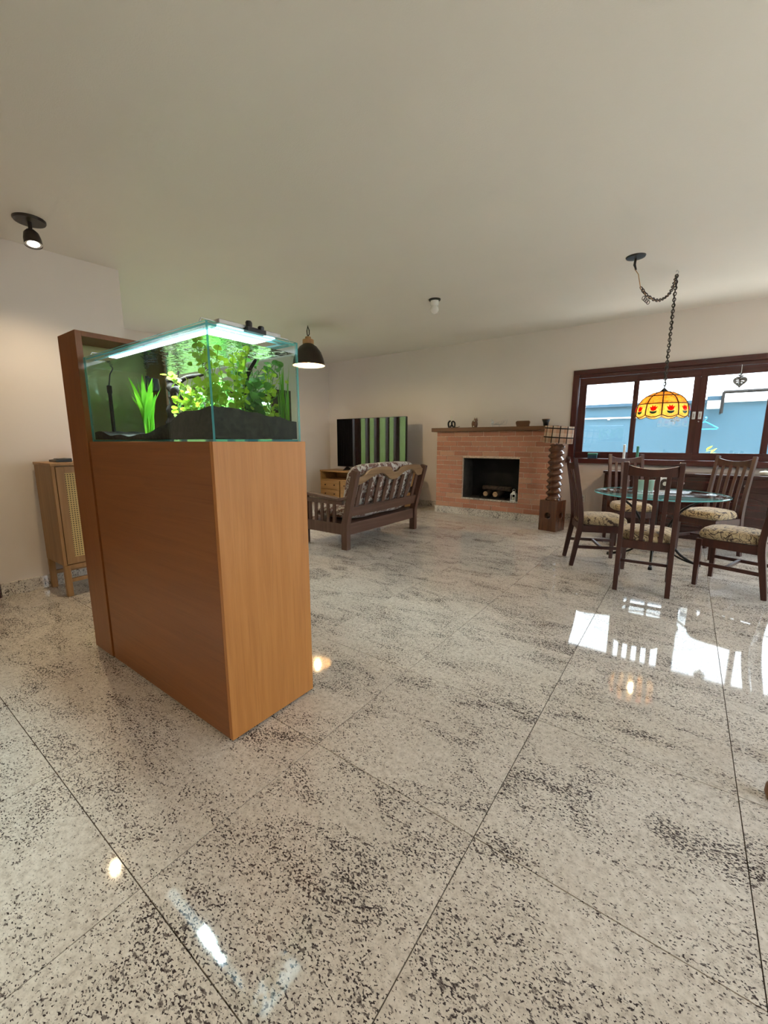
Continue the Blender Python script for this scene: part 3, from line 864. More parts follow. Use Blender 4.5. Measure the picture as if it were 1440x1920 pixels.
# ------------------------------------------------------------------ cane cabinet by the left wall
CX0, CX1, CY0, CY1, CZ = -4.372, -3.955, 1.062, 1.80, 1.085
cc = thing('cane_cabinet', 'light oak cabinet with woven cane door against the hall wall', 'cabinet', ((CX0+CX1)/2, (CY0+CY1)/2, 0))
hx, hy = (CX1-CX0)/2, (CY1-CY0)/2
MB().box(-hx-.004, hx+.006, -hy-.006, hy+.006, CZ-.022, CZ).build('top', M['cab'], cc, bevel=.003)
MB().box(-hx, hx-.022, -hy, hy, .26, CZ-.022).build('body', M['cab'], cc, bevel=.002)
MB().box(hx-.022, hx, -hy, -hy+.022, .26, CZ-.022).build('edge_strip', M['cab'], cc, bevel=.002)
MB().box(hx-.022, hx, hy-.022, hy, .26, CZ-.022).build('edge_strip', M['cab'], cc, bevel=.002)
for (a, b) in ((-hy+.026, -.003), (.003, hy-.026)):
    d = MB().box(hx-.020, hx+.002, a, a+.055, .272, CZ-.030).box(hx-.020, hx+.002, b-.055, b, .272, CZ-.030)\
        .box(hx-.020, hx+.002, a+.055, b-.055, .272, .322).box(hx-.020, hx+.002, a+.055, b-.055, CZ-.08, CZ-.030).build('door', M['cab'], cc, bevel=.0015)
    MB().box(hx-.014, hx-.006, a+.05, b-.05, .317, CZ-.075).build('cane_panel', M['cane'], d)
    yk = b-.025 if a < -.05 else a+.025
    MB().lathe([(.006,0),(.006,.008),(.011,.014),(.010,.02),(0,.022)], 12, M=Matrix.Translation((hx+.002, yk, .68))@Matrix.Rotation(PI/2,4,'Y')).build('knob', M['capwood'], d, smooth=40)
for sx in (-1, 1):
    for sy in (-1, 1):
        x = sx*(hx-.022); y = sy*(hy-.022)
        MB().box(x-.021, x+.021, y-.021, y+.021, 0, .26).build('leg', M['cab'], cc, bevel=.004)
for sx in (-1, 1): MB().box(sx*(hx-.022)-.012, sx*(hx-.022)+.012, -hy+.043, hy-.043, .225, .26).build('apron', M['cab'], cc, bevel=.002)
for sx in (-1, 1): MB().box(sx*(hx-.022)-.012, sx*(hx-.022)+.012, -hy+.043, hy-.043, .115, .145).build('stretcher', M['cab'], cc, bevel=.002)
bx_ = thing('flat_box', 'flat black box with sloping lid on top of the cane cabinet', 'box', (-4.17,1.19,CZ))
MB().prism([(-.055,0),(.055,0),(.055,.03),(-.055,.018)], -.085, .085, 'yz').build('case', M['black'], bx_, bevel=.003)
MB().box(-.06,.06,-.03,.03,.022,.028).build('lid_panel', M['black'], bx_, bevel=.002)
ow_ = thing('wooden_jar', 'small round-topped wooden jar on the cane cabinet beside the tank tower', 'jar', (-4.13,1.315,CZ))
MB().lathe([(.036,0),(.040,.01),(.041,.055),(.036,.068)], 20).build('body', M['figure'], ow_, smooth=50)
MB().lathe([(.037,.068),(.036,.082),(.026,.098),(.010,.105),(0,.106)], 20).build('lid', M['figure'], ow_, smooth=50)

# ------------------------------------------------------------------ sofa
so = thing('wooden_sofa', 'brown wooden slat-back sofa with floral cushions seen from behind', 'sofa', (-3.12,4.26,0))
# local x: 0 at rear leg foot, seat towards -x ; y along sofa -.74..+.74
HY = .735
def back_x(z): return 0 if z < .30 else (z-.30)*.27
for s in (-1, 1):
    y = s*HY
    pl = [(0,y,0),(0,y,.30),(back_x(.42),y,.42),(back_x(.93),y,.93)]
    w = [.085,.085,.082,.078]
    MB().sweep_rect(pl, .07, w, side=(0,1,0)).build('rear_leg', M['sofa'], so, bevel=.004)
    MB().box(-.70,-.63,y-.035,y+.035,0,.60).build('front_leg', M['sofa'], so, bevel=.004)
    MB().box(-.63,-.04,y-.020,y+.020,.175,.305).build('side_rail', M['sofa'], so, bevel=.003)
    MB().sweep_rect([(-.76,y,.600),(-.60,y,.625),(-.30,y,.600),(-.10,y,.585),(-.02,y,.600),(.06,y,.615)], .085, [.03,.034,.034,.034,.036,.03], side=(0,1,0)).build('arm', M['sofa'], so, bevel=.006)
    MB().box(-.63,-.04,y-.018,y+.018,.525,.575).build('arm_rail', M['sofa'], so, bevel=.003)
    for x in (-.575,-.475,-.375,-.275,-.175): MB().box(x-.020,x+.020,y-.011,y+.011,.305,.526).build('arm_slat', M['sofa'], so, bevel=.002)
MB().box(-.022,.022,-HY+.035,HY-.035,.168,.305).build('rear_rail', M['sofa_y'], so, bevel=.004)
MB().box(-.70,-.655,-HY+.035,HY-.035,.168,.305).build('front_rail', M['sofa_y'], so, bevel=.004)
MB().beam((back_x(.45)-.0,-HY+.035,.448),(back_x(.45),HY-.035,.448), .12, .030, side=(.26,0,.965)).build('lower_back_rail', M['sofa_y'], so, bevel=.003)
# shaped crest rail, sheared to follow the lean of the back
tp = [(-.70,.845),(-.58,.868),(-.43,.945),(-.12,.949),(-.015,.882),(.10,.882),(.225,.942),(.55,.947),(.66,.90),(.70,.885)]
bt = [(-.70,.755),(-.57,.785),(-.35,.866),(-.20,.864),(-.03,.786),(.10,.792),(.255,.866),(.44,.884),(.59,.80),(.70,.80)]
sp_t = spline([(a,b,0) for a,b in tp], 4); sp_b = spline([(a,b,0) for a,b in bt], 4)
mb = MB().strip([(p.x,p.y) for p in sp_t], [(p.x,p.y) for p in sp_b], -.017, .017, 'yz')
mb.v = [(x+back_x(z), y, z) for (x,y,z) in mb.v]
mb.build('crest_rail', M['crest'], so, bevel=.004)
for k in range(8):
    y = -.60+1.20*k/7
    zb = .83 if abs(y-.04) > .14 else .79
    MB().beam((back_x(.49)-.004,y,.49),(back_x(zb)-.004,y,zb), .062, .016, side=(0,1,0)).build('back_slat', M['sofa'], so, bevel=.002)
def cushion(mb, cx, cy, cz, lx, ly, lz, M4=None, nx=14, ny=28, p=5.0):
    def S(a, e): return math.copysign(abs(a)**(2/e), a)
    def fn(u, v):
        th = -PI/2+PI*v; ph = 2*PI*u
        c = S(math.cos(th), 3.0)
        q = Vector((lx/2*c*S(math.cos(ph), p), ly/2*c*S(math.sin(ph), p), lz/2*S(math.sin(th), 2.4)))
        wob = .006*math.sin(9*q.y+4*q.x)
        q.z += wob
        if M4 is not None: q = M4 @ q
        return (q.x+cx, q.y+cy, q.z+cz)
    return mb.grid(fn, 64, 24, closeu=True)
cushion(MB(), -.34, 0, .40, .66, 1.40, .20).build('seat_cushion', M['floral'], so, smooth=70)
Rb = Matrix.Rotation(math.radians(-75), 4, 'Y')
cushion(MB(), -.025, 0, .72, .56, 1.38, .20, Rb).build('back_cushion', M['floral'], so, smooth=70)
MB().box(-.655,-.022,-HY+.02,HY-.02,.275,.30).build('seat_deck', M['sofa_y'], so)

# ------------------------------------------------------------------ television and stand
ts = thing('tv_stand', 'low pine television stand with open shelf and drawers in the corner', 'cabinet', (-5.16,6.50,0))
W2 = 1.06; ZT = .665
MB().box(-W2,W2,-.27,.24,ZT-.03,ZT).build('top', M['pine'], ts, bevel=.004)
for x in (-W2+.002, 0-.0125, W2-.027): MB().box(x,x+.025,-.255,.235,.06,ZT-.03).build('side_panel', M['pine'], ts, bevel=.002)
MB().box(-W2+.027,W2-.027,.222,.235,.06,ZT-.03).build('back_panel', M['pine'], ts)
MB().box(-W2+.027,W2-.027,-.25,.222,.455,.48).build('shelf', M['pine'], ts, bevel=.002)
MB().box(-W2+.027,W2-.027,-.25,.222,.06,.085).build('shelf', M['pine'], ts, bevel=.002)
MB().box(-W2+.03,W2-.03,-.22,.20,0,.06).build('plinth', M['chair'], ts)
for k in range(4):
    a = -W2+.030+k*(2*W2-.06)/4; b = a+(2*W2-.06)/4
    if k in (0,2): b -= .006
    else: a += .014
    d = MB().box(a+.004,b-.004,-.262,-.245,.275,.452).build('drawer', M['pine'], ts, bevel=.003)
    for f in (.25,.75): MB().lathe([(.007,0),(.007,.01),(.015,.018),(.013,.026),(0,.028)], 12, M=Matrix.Translation((a+(b-a)*f,-.262,.365))@Matrix.Rotation(PI/2,4,'X')).build('knob', M['chair'], d, smooth=40)
    d = MB().box(a+.004,b-.004,-.262,-.245,.088,.268).build('drawer', M['pine'], ts, bevel=.003)
    for f in (.25,.75): MB().lathe([(.007,0),(.007,.01),(.015,.018),(.013,.026),(0,.028)], 12, M=Matrix.Translation((a+(b-a)*f,-.262,.18))@Matrix.Rotation(PI/2,4,'X')).build('knob', M['chair'], d, smooth=40)
tv = thing('television', 'large black flat-screen television switched off on the pine stand', 'television', (-5.105,6.52,ZT))
MB().box(-.86,.86,-.012,.045,.07,1.045).build('back_shell', M['black'], tv, bevel=.006)
MB().box(-.852,.852,-.0155,-.0125,.085,1.037).build('screen', M['screen'], tv)
for s in (-1,1): MB().prism([(-.13,0),(.13,0),(.02,.075),(-.01,.075)], s*.6-.012, s*.6+.012, 'yz').build('foot', M['black'], tv, bevel=.003)

# ------------------------------------------------------------------ fireplace
FX0, FX1, FY, FZ0, FZ1 = -3.585, -1.60, 6.50, .12, 1.415
OX0, OX1, OZ0, OZ1 = -3.08, -2.11, .305, .98
fp = thing('fireplace', 'red brick fireplace with granite plinth and dark open firebox', 'fireplace', ((FX0+FX1)/2, 6.75, 0))
ox, oy = (FX0+FX1)/2, 6.75
def fb_(mb, x0,x1,y0,y1,z0,z1, mi=0): return mb.box(x0-ox,x1-ox,y0-oy,y1-oy,z0,z1, mi=mi)
mb = MB(); r_ = .006
fb_(mb, FX0+r_,OX0-.0,FY+r_,YF-.002,FZ0,FZ1); fb_(mb, OX1+.0,FX1-r_,FY+r_,YF-.002,FZ0,FZ1)
fb_(mb, OX0,OX1,FY+r_,YF-.002,FZ0,OZ0-.02); fb_(mb, OX0,OX1,FY+r_,YF-.002,OZ1,FZ1); fb_(mb, OX0,OX1,6.93,YF-.002,OZ0-.02,OZ1)
mb.build('masonry_core', M['mortar'], fp)
mb = MB(); fb_(mb, OX0,OX0+.012,FY+.05,6.93,OZ0,OZ1); fb_(mb, OX1-.012,OX1,FY+.05,6.93,OZ0,OZ1)
fb_(mb, OX0+.012,OX1-.012,FY+.05,6.93,OZ1-.012,OZ1); fb_(mb, OX0+.012,OX1-.012,FY+.05,6.93,OZ0-.019,OZ0)
mb.build('firebox_lining', M['soot'], fp)
mb = MB(); fb_(mb, OX0+.012,OX1-.012,6.915,6.93,OZ0,OZ1-.012); mb.build('firebox_back', M['deepsoot'], fp)
mb = MB(); fb_(mb, FX0-.012,FX1+.012,FY-.012,YF-.002,0,FZ0); mb.build('granite_plinth', M['granite'], fp, bevel=.003)
mb = MB(); fb_(mb, OX0-.0,OX1+.0,FY-.012,FY+.05,OZ0-.022,OZ0); mb.build('hearth_sill', M['granite'], fp, bevel=.003)
CH = (FZ1-FZ0)/16.0; JT = .011; BL = .262
brick_cache = {}
def brick(x, y, z, w, d, h):
    key = (round(w,3), round(d,3), round(h,3))
    if key not in brick_cache:
        c = .003
        m_ = MB()
        vs = []
        for (zz, i) in ((-h/2, c), (-h/2+c, 0), (h/2-c, 0), (h/2, c)):
            vs += [(-w/2+i,-d/2+i,zz),(w/2-i,-d/2+i,zz),(w/2-i,d/2-i,zz),(-w/2+i,d/2-i,zz)]
        fs = [(3,2,1,0),(12,13,14,15)]
        for q in range(3):
            for k in range(4): fs.append((q*4+k, q*4+(k+1)%4, q*4+4+(k+1)%4, q*4+4+k))
        brick_cache[key] = m_.add(vs, fs).mesh('brick', M['brick'])
    o = link('brick', brick_cache[key], fp, loc=(x-ox, y-oy, z))
    o.rotation_euler = (0, 0, random.uniform(-.004,.004)); o.location.y += random.uniform(-.002,.002)
for r in range(16):
    z0 = FZ0+r*CH; z1 = z0+CH; zc = (z0+z1)/2
    runs = [(FX0,FX1)]
    if z1 > OZ0-.022+.02 and z0 < OZ1-.02: runs = [(FX0,OX0),(OX1,FX1)]
    for (a, b) in runs:
        x = a; first = True; off = [.0,.5,.22,.72][r % 4]*BL
        while x < b-1e-4:
            L = (BL-off if off else BL) if first else BL
            first = False
            if b-(x+L) < .06: L = b-x
            brick(x+L/2, FY+.05, zc, L-JT, .10, CH-JT); x += L
    for s in (0, 1):   # returns to the wall
        y = FY+.105; first = True
        while y < YF-.02:
            L = (.13 if r % 2 else .25) if first else .25
            first = False
            if YF-.004-(y+L) < .06: L = YF-.004-y
            brick((FX0+.05) if s == 0 else (FX1-.05), y+L/2, zc, .10, L-JT, CH-JT); y += L
mt = MB().box(-3.665,-1.545,6.435,YF-.003,1.416,1.482).build('mantel_shelf', M['mantel'], bevel=.006)
tag(mt, 'thick dark wooden mantel board across the top of the brick fireplace', 'mantel')
MZ = 1.482
# firebox contents
gt = thing('fire_grate', 'black iron grate standing inside the firebox', 'grate', (-2.58,6.74,OZ0))
for k in range(7): MB().tube([(-.21+.07*k,-.11,.03),(-.21+.07*k,.11,.03)], .007, 6).build('bar', M['blackmetal'], gt)
for y in (-.10,.10): MB().tube([(-.23,y,.022),(.23,y,.022)], .008, 6).build('cross_bar', M['blackmetal'], gt)
for x in (-.22,.22):
    for y in (-.10,.10): MB().tube([(x,y,0),(x,y,.024)], .008, 6).build('foot', M['blackmetal'], gt)
def log(x, y, z, r, L, ang, label):
    mb = MB(); n = 14
    mb.lathe([(r*.96,-L/2),(r,-L/2+.01),(r*1.03,0),(r,L/2-.01),(r*.96,L/2)], n)
    mb.m = [0]*(len(mb.f)-2)+[1,1]
    o = mb.build('log', [M['bark'], M['logend']], smooth=50, loc=(x,y,z), rot=(PI/2, 0, ang))
    tag(o, label, 'log', 'logs in the firebox')
log(-2.69,6.73,OZ0+.037+.042,.042,.30,.05,'round firewood log end-on at the left of the fire grate')
log(-2.50,6.72,OZ0+.037+.045,.045,.32,-.04,'round firewood log end-on at the right of the fire grate')
log(-2.57,6.80,OZ0+.037+.085+.036,.040,.50,PI/2-.06,'firewood log laid crosswise on top of the two others')
ln = thing('candle_lantern', 'tiny white metal candle lantern at the right of the firebox opening', 'lantern', (-2.195,6.565,OZ0))
MB().box(-.045,.045,-.045,.045,0,.014).build('base', M['whitemetal'], ln, bevel=.003)
for x in (-.036,.036):
    for y in (-.036,.036): MB().box(x-.005,x+.005,y-.005,y+.005,.014,.105).build('post', M['whitemetal'], ln)
MB().lathe([(.062,.105),(.060,.112),(.030,.140),(.026,.152),(.010,.160)], 4).build('roof', M['whitemetal'], ln, rot=(0,0,PI/4))
MB().tube([(.0+.022*math.cos(a),0,.168+.022*math.sin(a)) for a in [2*PI*k/16 for k in range(16)]], .003, 6, True).build('ring', M['whitemetal'], ln)
MB().lathe([(.018,.014),(.018,.06),(.002,.062)], 12).build('candle', M['cream'], ln, smooth=40)

# ---- things on the mantel
pz = thing('loop_sculpture', 'black looped ornament with a white top at the left of the mantel', 'ornament', (-3.345,6.58,MZ))
def ring(cx, cz, rx, rz, tilt=0): return [(cx+rx*math.cos(a)*math.cos(tilt)-rz*math.sin(a)*math.sin(tilt), .012*math.sin(2*a), cz+rx*math.cos(a)*math.sin(tilt)+rz*math.sin(a)*math.cos(tilt)) for a in [2*PI*k/22 for k in range(22)]]
MB().tube(ring(-.034,.062,.032,.055,-.18), .015, 8, True).build('loop', M['black'], pz, smooth=50)
MB().tube(ring(.032,.060,.028,.052,.3), .014, 8, True).build('loop', M['black'], pz, smooth=50)
MB().lathe([(.012,.09),(.014,.15),(.012,.205),(.004,.21)], 10, (-.008,0,0)).build('neck', M['cream'], pz, smooth=50)
MB().box(-.06,.06,-.02,.02,0,.010).build('base', M['black'], pz, bevel=.003)
tg = MB().tube([(-3.26,6.52,MZ+.006),(-3.21,6.53,MZ+.008),(-3.17,6.53,MZ+.018)], .005, 6).build('twig', M['bark'], smooth=40); tag(tg, 'small curved twig lying on the mantel beside the looped ornament', 'twig')
ol = thing('wooden_figure', 'small carved wooden animal figure with pale spots on the mantel', 'figurine', (-2.93,6.60,MZ))
MB().lathe([(.040,0),(.046,.02),(.052,.06),(.046,.095),(.030,.115),(0,.12)], 16).build('body', M['figure'], ol, smooth=50)
MB().lathe([(0,.095),(.030,.10),(.034,.12),(.026,.142),(0,.148)], 14, (.022,-.012,0)).build('head', M['figure'], ol, smooth=50)
for s in (-1,1): MB().lathe([(.010,.14),(.006,.155),(0,.165)], 8, (.022+.018*s,-.012,0)).build('ear', M['figure'], ol, smooth=50)
MB().lathe([(0,-.012),(.011,-.006),(.012,.004),(0,.012)], 10, (.004,-.047,.018)).build('belly_spot', M['cream'], ol, smooth=50)
MB().lathe([(0,-.012),(.010,-.006),(.011,.004),(0,.012)], 10, (.010,-.042,.108)).build('face_spot', M['cream'], ol, smooth=50)
bd = thing('bird_ornament', 'white bird ornament with fine wire twigs in the middle of the mantel', 'ornament', (-2.56,6.60,MZ))
MB().lathe([(0,-.038),(.018,-.02),(.022,.0),(.016,.02),(0,.034)], 12, M=Matrix.Translation((-.06,0,.075))@Matrix.Rotation(.5,4,'Y')).build('bird_body', M['white'], bd, smooth=50)
MB().lathe([(0,-.016),(.014,-.006),(.014,.006),(0,.016)], 10, (-.078,0,.115)).build('bird_head', M['white'], bd, smooth=50)
for k in range(7):
    x = -.04+.03*k
    MB().tube([(-.05,0,.05),(x,.01*math.sin(k),.035+.01*(k%2)),(x+.03,.01,.05+.02*(k%3)),(x+.045,.0,.075+.012*k*.6)], .0022, 5).build('wire_twig', M['steel'], bd)
MB().tube([(-.055,0,.0),(-.055,0,.055)], .004, 6).build('leg', M['steel'], bd)
MB().tube([(.06,0,.0),(.05,0,.045)], .003, 6).build('leg', M['steel'], bd)
MB().box(-.08,.09,-.02,.02,0,.005).build('base', M['steel'], bd, bevel=.002)
wb = thing('wooden_tray', 'reddish wooden rounded tray standing on the mantel near the lamp', 'tray', (-2.10,6.53,MZ))
def rrect(w, h, r, n=5):
    out = []
    for (cx_, cz_, a0) in ((w/2-r, h-r, 0), (-w/2+r, h-r, PI/2), (-w/2+r, r*.4, PI), (w/2-r, r*.4, 1.5*PI)):
        rr_ = r if cz_ > h/2 else r*.4
        for k in range(n): out.append((cx_+rr_*math.cos(a0+PI/2*k/(n-1)), cz_+rr_*math.sin(a0+PI/2*k/(n-1))))
    return out
MB().prism(rrect(.22,.085,.025), -.012, .012).build('board', M['mantel'], wb, bevel=.003)
MB().tube([(x, -.013, z) for (x, z) in rrect(.21,.08,.024)], .005, 6, True).build('rim', M['mantel'], wb, smooth=50)
MB().box(-.09,.09,.012,.05,0,.01).build('foot', M['mantel'], wb, bevel=.002)
cp = thing('dark_bowl', 'dark tapered bowl on the right end of the mantel behind the lampshade', 'bowl', (-1.775,6.60,MZ))
MB().lathe([(.030,0),(.036,.008),(.040,.05),(.060,.10),(.058,.105),(.052,.10),(.034,.03),(0,.026)], 20).build('bowl', M['black'], cp, smooth=45)
MB().lathe([(.059,.094),(.062,.099),(.059,.104)], 20, cap=False).build('rim', M['figure'], cp, smooth=45)

# ------------------------------------------------------------------ screw-column floor lamp
sl = thing('screw_lamp', 'floor lamp made from an old wooden press screw with plaid shade', 'floor lamp', (-1.475,6.10,0), math.radians(-14))
def cut(o, cutter):
    b = o.modifiers.new('cut', 'BOOLEAN'); b.operation = 'DIFFERENCE'; b.object = cutter; b.solver = 'EXACT'
    dg = bpy.context.evaluated_depsgraph_get(); me = bpy.data.meshes.new_from_object(o.evaluated_get(dg))
    o.modifiers.clear(); o.data = me; bpy.data.objects.remove(cutter)
blk = MB().box(-.128,.128,-.128,.128,0,.435).build('block', M['screw'])
bpy.context.view_layer.update()
for (ax, rot) in (('X', (PI/2,0,0)), ('Y', (0,PI/2,0))):
    c_ = MB().lathe([(.043,-.3),(.043,.3)], 24).build('cutter', M['screw'], loc=(0,0,.22), rot=rot)
    bpy.context.view_layer.update(); cut(blk, c_)
blk.parent = sl
bv = blk.modifiers.new('bevel', 'BEVEL'); bv.width = .005; bv.segments = 2; bv.limit_method = 'ANGLE'
NTURN = 9.0; Z0s, Z1s = .435, 1.215
def screw(u, v):
    th = 2*PI*u; z = Z0s+(Z1s-Z0s)*v
    ph = (v*NTURN - u) % 1.0
    tri = 1-abs(2*ph-1)
    r = .068+.040*(tri**.75)
    e = min(1, v/.02, (1-v)/.02); r = .07+(r-.07)*e
    return (r*math.cos(th), r*math.sin(th), z)
def scr(u, v): return screw(u % 1.0, v)
MB().grid(scr, 40, 200, closeu=True).lathe([(.0,Z0s),(.071,Z0s+.001)], 40, cap=False).lathe([(.071,Z1s-.001),(.0,Z1s)], 40, cap=False).build('screw_column', M['screw'], sl, smooth=55)
MB().lathe([(.10,.435),(.105,.445),(.098,.46)], 32).build('collar', M['screw'], sl, smooth=40)
sd = MB().lathe([(.192,-.115),(.186,.115)], 40, cap=False).build('shade', M['plaid'], sl, smooth=40, loc=(.015,0,1.345), rot=(0,math.radians(4),0))
sd.modifiers.new('s', 'SOLIDIFY').thickness = .003
MB().tube([(0,0,1.21),(0,0,1.33)], .012, 8).build('socket', M['black'], sl, smooth=40)
MB().lathe([(.010,1.33),(.028,1.365),(.030,1.385),(.018,1.41),(0,1.415)], 14).build('bulb', M['bulb'], sl, smooth=50)
for k in range(3):
    a = k*2*PI/3
    MB().tube([(0,0,1.325),(.19*math.cos(a)+.015,.19*math.sin(a),1.325)], .003, 6).build('shade_spoke', M['black'], sl)

# wall outlet
ou = tag(MB().box(-.04,.04,-.008,0,-.06,.06).build('wall_outlet', M['white'], bevel=.003, loc=(-1.255,YF,.37)), 'white double wall outlet between the screw lamp and the sideboard', 'outlet')
for z in (-.022,.022): MB().box(-.018,.018,-.010,-.007,z-.012,z+.012).build('socket', M['steel'], ou, bevel=.002)

# ------------------------------------------------------------------ dining chairs
def make_chair(label):
    t = thing('dining_chair', label, 'chair', group='dining chairs around the glass table')
    bxy = .185
    for s in (-1, 1):
        x = s*bxy
        pl = spline([(x,-.265,0),(x,-.235,.20),(x,-.205,.42),(x,-.215,.60),(x,-.245,.80),(x,-.300,1.09)], 4)
        n = len(pl)
        MB().sweep_rect(pl, .036, [.036+.012*math.sin(PI*min(1,i/(n*.75))) for i in range(n)], side=(1,0,0)).build('rear_leg', M['chair'], t, bevel=.003)
        MB().sweep_rect([(s*.195,.205,0),(s*.195,.205,.36),(s*.195,.205,.42)], [.032,.042,.044], [.032,.042,.044], side=(1,0,0)).build('front_leg', M['chair'], t, bevel=.003)
        MB().box(x-.012 if s > 0 else x-.012, x+.012, -.19, .19, .355, .425).build('side_rail', M['chair'], t, bevel=.002)
        MB().box(x-.010, x+.010, -.22, .19, .185, .215).build('side_stretcher', M['chair'], t, bevel=.002)
    MB().box(-.175,.175,.19,.215,.355,.425).build('front_rail', M['chair'], t, bevel=.002)
    MB().box(-.17,.17,-.215,-.190,.365,.435).build('rear_rail', M['chair'], t, bevel=.002)
    MB().box(-.175,.175,-.005,.018,.188,.212).build('cross_stretcher', M['chair'], t, bevel=.002)
    # crest rail: hollow top edge, bowed backwards
    top = []; bot = []
    for i in range(13):
        u = -1+2*i/12; top.append((.168*u, 1.035+.030*u*u)); bot.append((.168*u, .975+.006*u*u))
    mb = MB().strip(top, bot, -.011, .011, 'xz')
    mb.v = [(x, y-.283-.020*(1-(x/.168)**2)+.10*(1.03-z)*.5, z) for (x,y,z) in mb.v]
    mb.build('crest_rail', M['chair'], t, bevel=.003)
    for k in range(4):
        x = (-.110,-.037,.037,.110)[k]
        bow = .018*(1-(x/.168)**2)
        pl = spline([(x*.92,-.203,.42),(x*.94,-.212-bow*.3,.60),(x*.97,-.240-bow*.7,.80),(x,-.280-bow,1.0)], 4)
        MB().sweep_rect(pl, .032, .012, side=(1,0,0)).build('back_slat', M['chair'], t, bevel=.002)
    mb = MB()
    def fn(u, v):
        ph = 2*PI*u; th = v
        e = 4.0
        c, s = math.cos(ph), math.sin(ph)
        px = math.copysign(abs(c)**(2/e), c); py = math.copysign(abs(s)**(2/e), s)
        # v: 0 bottom centre .. 1 top centre
        prof = [(0,.422),(.86,.422),(.98,.432),(1.02,.455),(.99,.482),(.90,.504),(.70,.516),(.35,.523),(0,.525)]
        f = v*(len(prof)-1); i = min(int(f), len(prof)-2); q = f-i
        r = prof[i][0]*(1-q)+prof[i+1][0]*q; z = prof[i][1]*(1-q)+prof[i+1][1]*q
        wx = .205+.020*(py*r)
        return (wx*px*r, .015+.222*py*r, z)
    mb.grid(fn, 40, 25, closeu=True).build('seat_cushion', M['seat'], t, smooth=60)
    return t
TC = Vector((-.2,5.12,0))
def chair_at(bl, br):
    """base position and rotation from the two rear feet (left and right as seen from behind)"""
    bl = Vector((*bl,0)); br = Vector((*br,0)); xdir = (br-bl).normalized()
    ang = math.atan2(xdir.y, xdir.x); c = (bl+br)/2
    fwd = Vector((-xdir.y, xdir.x, 0))
    return c+fwd*.265, ang
p, a = chair_at((-.394,3.885),(-.012,3.905))
ch1 = make_chair('mahogany slat-back dining chair nearest the viewer with its back turned'); ch1.location = p; ch1.rotation_euler = (0,0,a)
p, a = chair_at((-1.000,4.775),(-.846,4.405))
dup(ch1, p, a, 'mahogany dining chair seen side-on at the left of the table beside the screw lamp')
def face_table(deg, rho):
    d = math.radians(deg); c = TC+Vector((math.cos(d), math.sin(d), 0))*rho
    f = -Vector((math.cos(d), math.sin(d), 0)); return c+f*.30, math.atan2(f.y, f.x)-PI/2
p, a = face_table(113, 1.10); dup(ch1, p, a, 'mahogany dining chair behind the glass table, left one nearest the sideboard corner')
p, a = face_table(54, 1.10); dup(ch1, p, a, 'mahogany dining chair behind the glass table, right one below the window heart')
# chair at the right edge, its back outside the picture
f = Vector((-.445,.151,0)).normalized()
mid = (Vector((.167,4.427,0))+Vector((.285,4.84,0)))/2
dup(ch1, mid-f*.205, math.atan2(f.y,f.x)-PI/2, 'dining chair at the right edge showing only its patterned seat and legs')

# ------------------------------------------------------------------ glass dining table
tb = thing('glass_table', 'round glass-topped dining table on curved black iron legs', 'table', TC)
MB().lathe([(.585,.710),(.592,.714),(.592,.720),(.586,.724)], 96).build('tabletop', M['tableglass'], tb, smooth=30)
edge = MB().lathe([(.5925,.7125),(.5935,.717),(.5925,.7215)], 96, cap=False).build('tabletop_edge', M['tedge'], tb, smooth=30)
MB().tube([(.30*math.cos(2*PI*k/40), .30*math.sin(2*PI*k/40), .700) for k in range(40)], .009, 8, True).build('top_ring', M['blackmetal'], tb, smooth=50)
MB().tube([(.115*math.cos(2*PI*k/30), .115*math.sin(2*PI*k/30), .30) for k in range(30)], .009, 8, True).build('waist_ring', M['blackmetal'], tb, smooth=50)
for k in range(4):
    a = math.radians(2+90*k); ca, sa = math.cos(a), math.sin(a)
    P = lambda r, z: (r*ca, r*sa, z)
    lg = MB().tube(spline([P(.46,.700),P(.36,.66),P(.22,.56),P(.125,.40),P(.125,.28),P(.22,.12),P(.34,.035),P(.405,.018)], 6), .012, 8).build('leg', M['blackmetal'], tb, smooth=50)
    MB().tube(spline([P(.125,.20),P(.18,.10),P(.28,.045),P(.38,.018)], 6), .009, 8).build('brace', M['blackmetal'], lg, smooth=50)
    MB().lathe([(.017,0),(.019,.006),(.015,.03)], 12, P(.405,0)).build('foot', M['blackmetal'], lg, smooth=50)
    MB().lathe([(.015,.700),(.015,.710)], 12, P(.44,0)).build('glass_pad', M['white'], lg)
TT = .7245
def tumbler(x, y, label):
    o = thing('glass_tumbler', label, 'glass', (x,y,TT), group='glasses on the dining table')
    MB().lathe([(.0,.0),(.030,0),(.032,.005),(.037,.115),(.034,.115),(.029,.012),(0,.012)], 20).build('tumbler', M['frost'], o, smooth=40)
    MB().lathe([(.0345,.112),(.036,.118),(.0375,.112)], 20, cap=False).build('rim', M['frost'], o, smooth=40)
m_ = NT('frosted_green_glass')
m_.surf(m_.n('MixShader', {0: .45, 1: m_.n('BsdfTransparent', {'Color': (.80,.95,.90)}).outputs[0], 2: m_.n('BsdfPrincipled', {'Base Color': (.55,.72,.66,1), 'Roughness': .1}).outputs[0]}).outputs[0])
M['frost'] = m_.mat
tumbler(-.37, 5.22, 'pale green glass tumbler on the glass table, left of two')
tumbler(-.285, 5.25, 'pale green glass tumbler on the glass table, right of two')
rb = thing('red_tin', 'small dark red tin standing on the glass table behind the tumblers', 'tin', (-.265,5.36,TT))
MB().lathe([(.032,0),(.033,.004),(.033,.10),(.031,.104)], 18).build('can', M['redw'], rb, smooth=40)
MB().lathe([(.0335,.10),(.034,.104),(.030,.112),(0,.113)], 18).build('lid', M['redw'], rb, smooth=40)
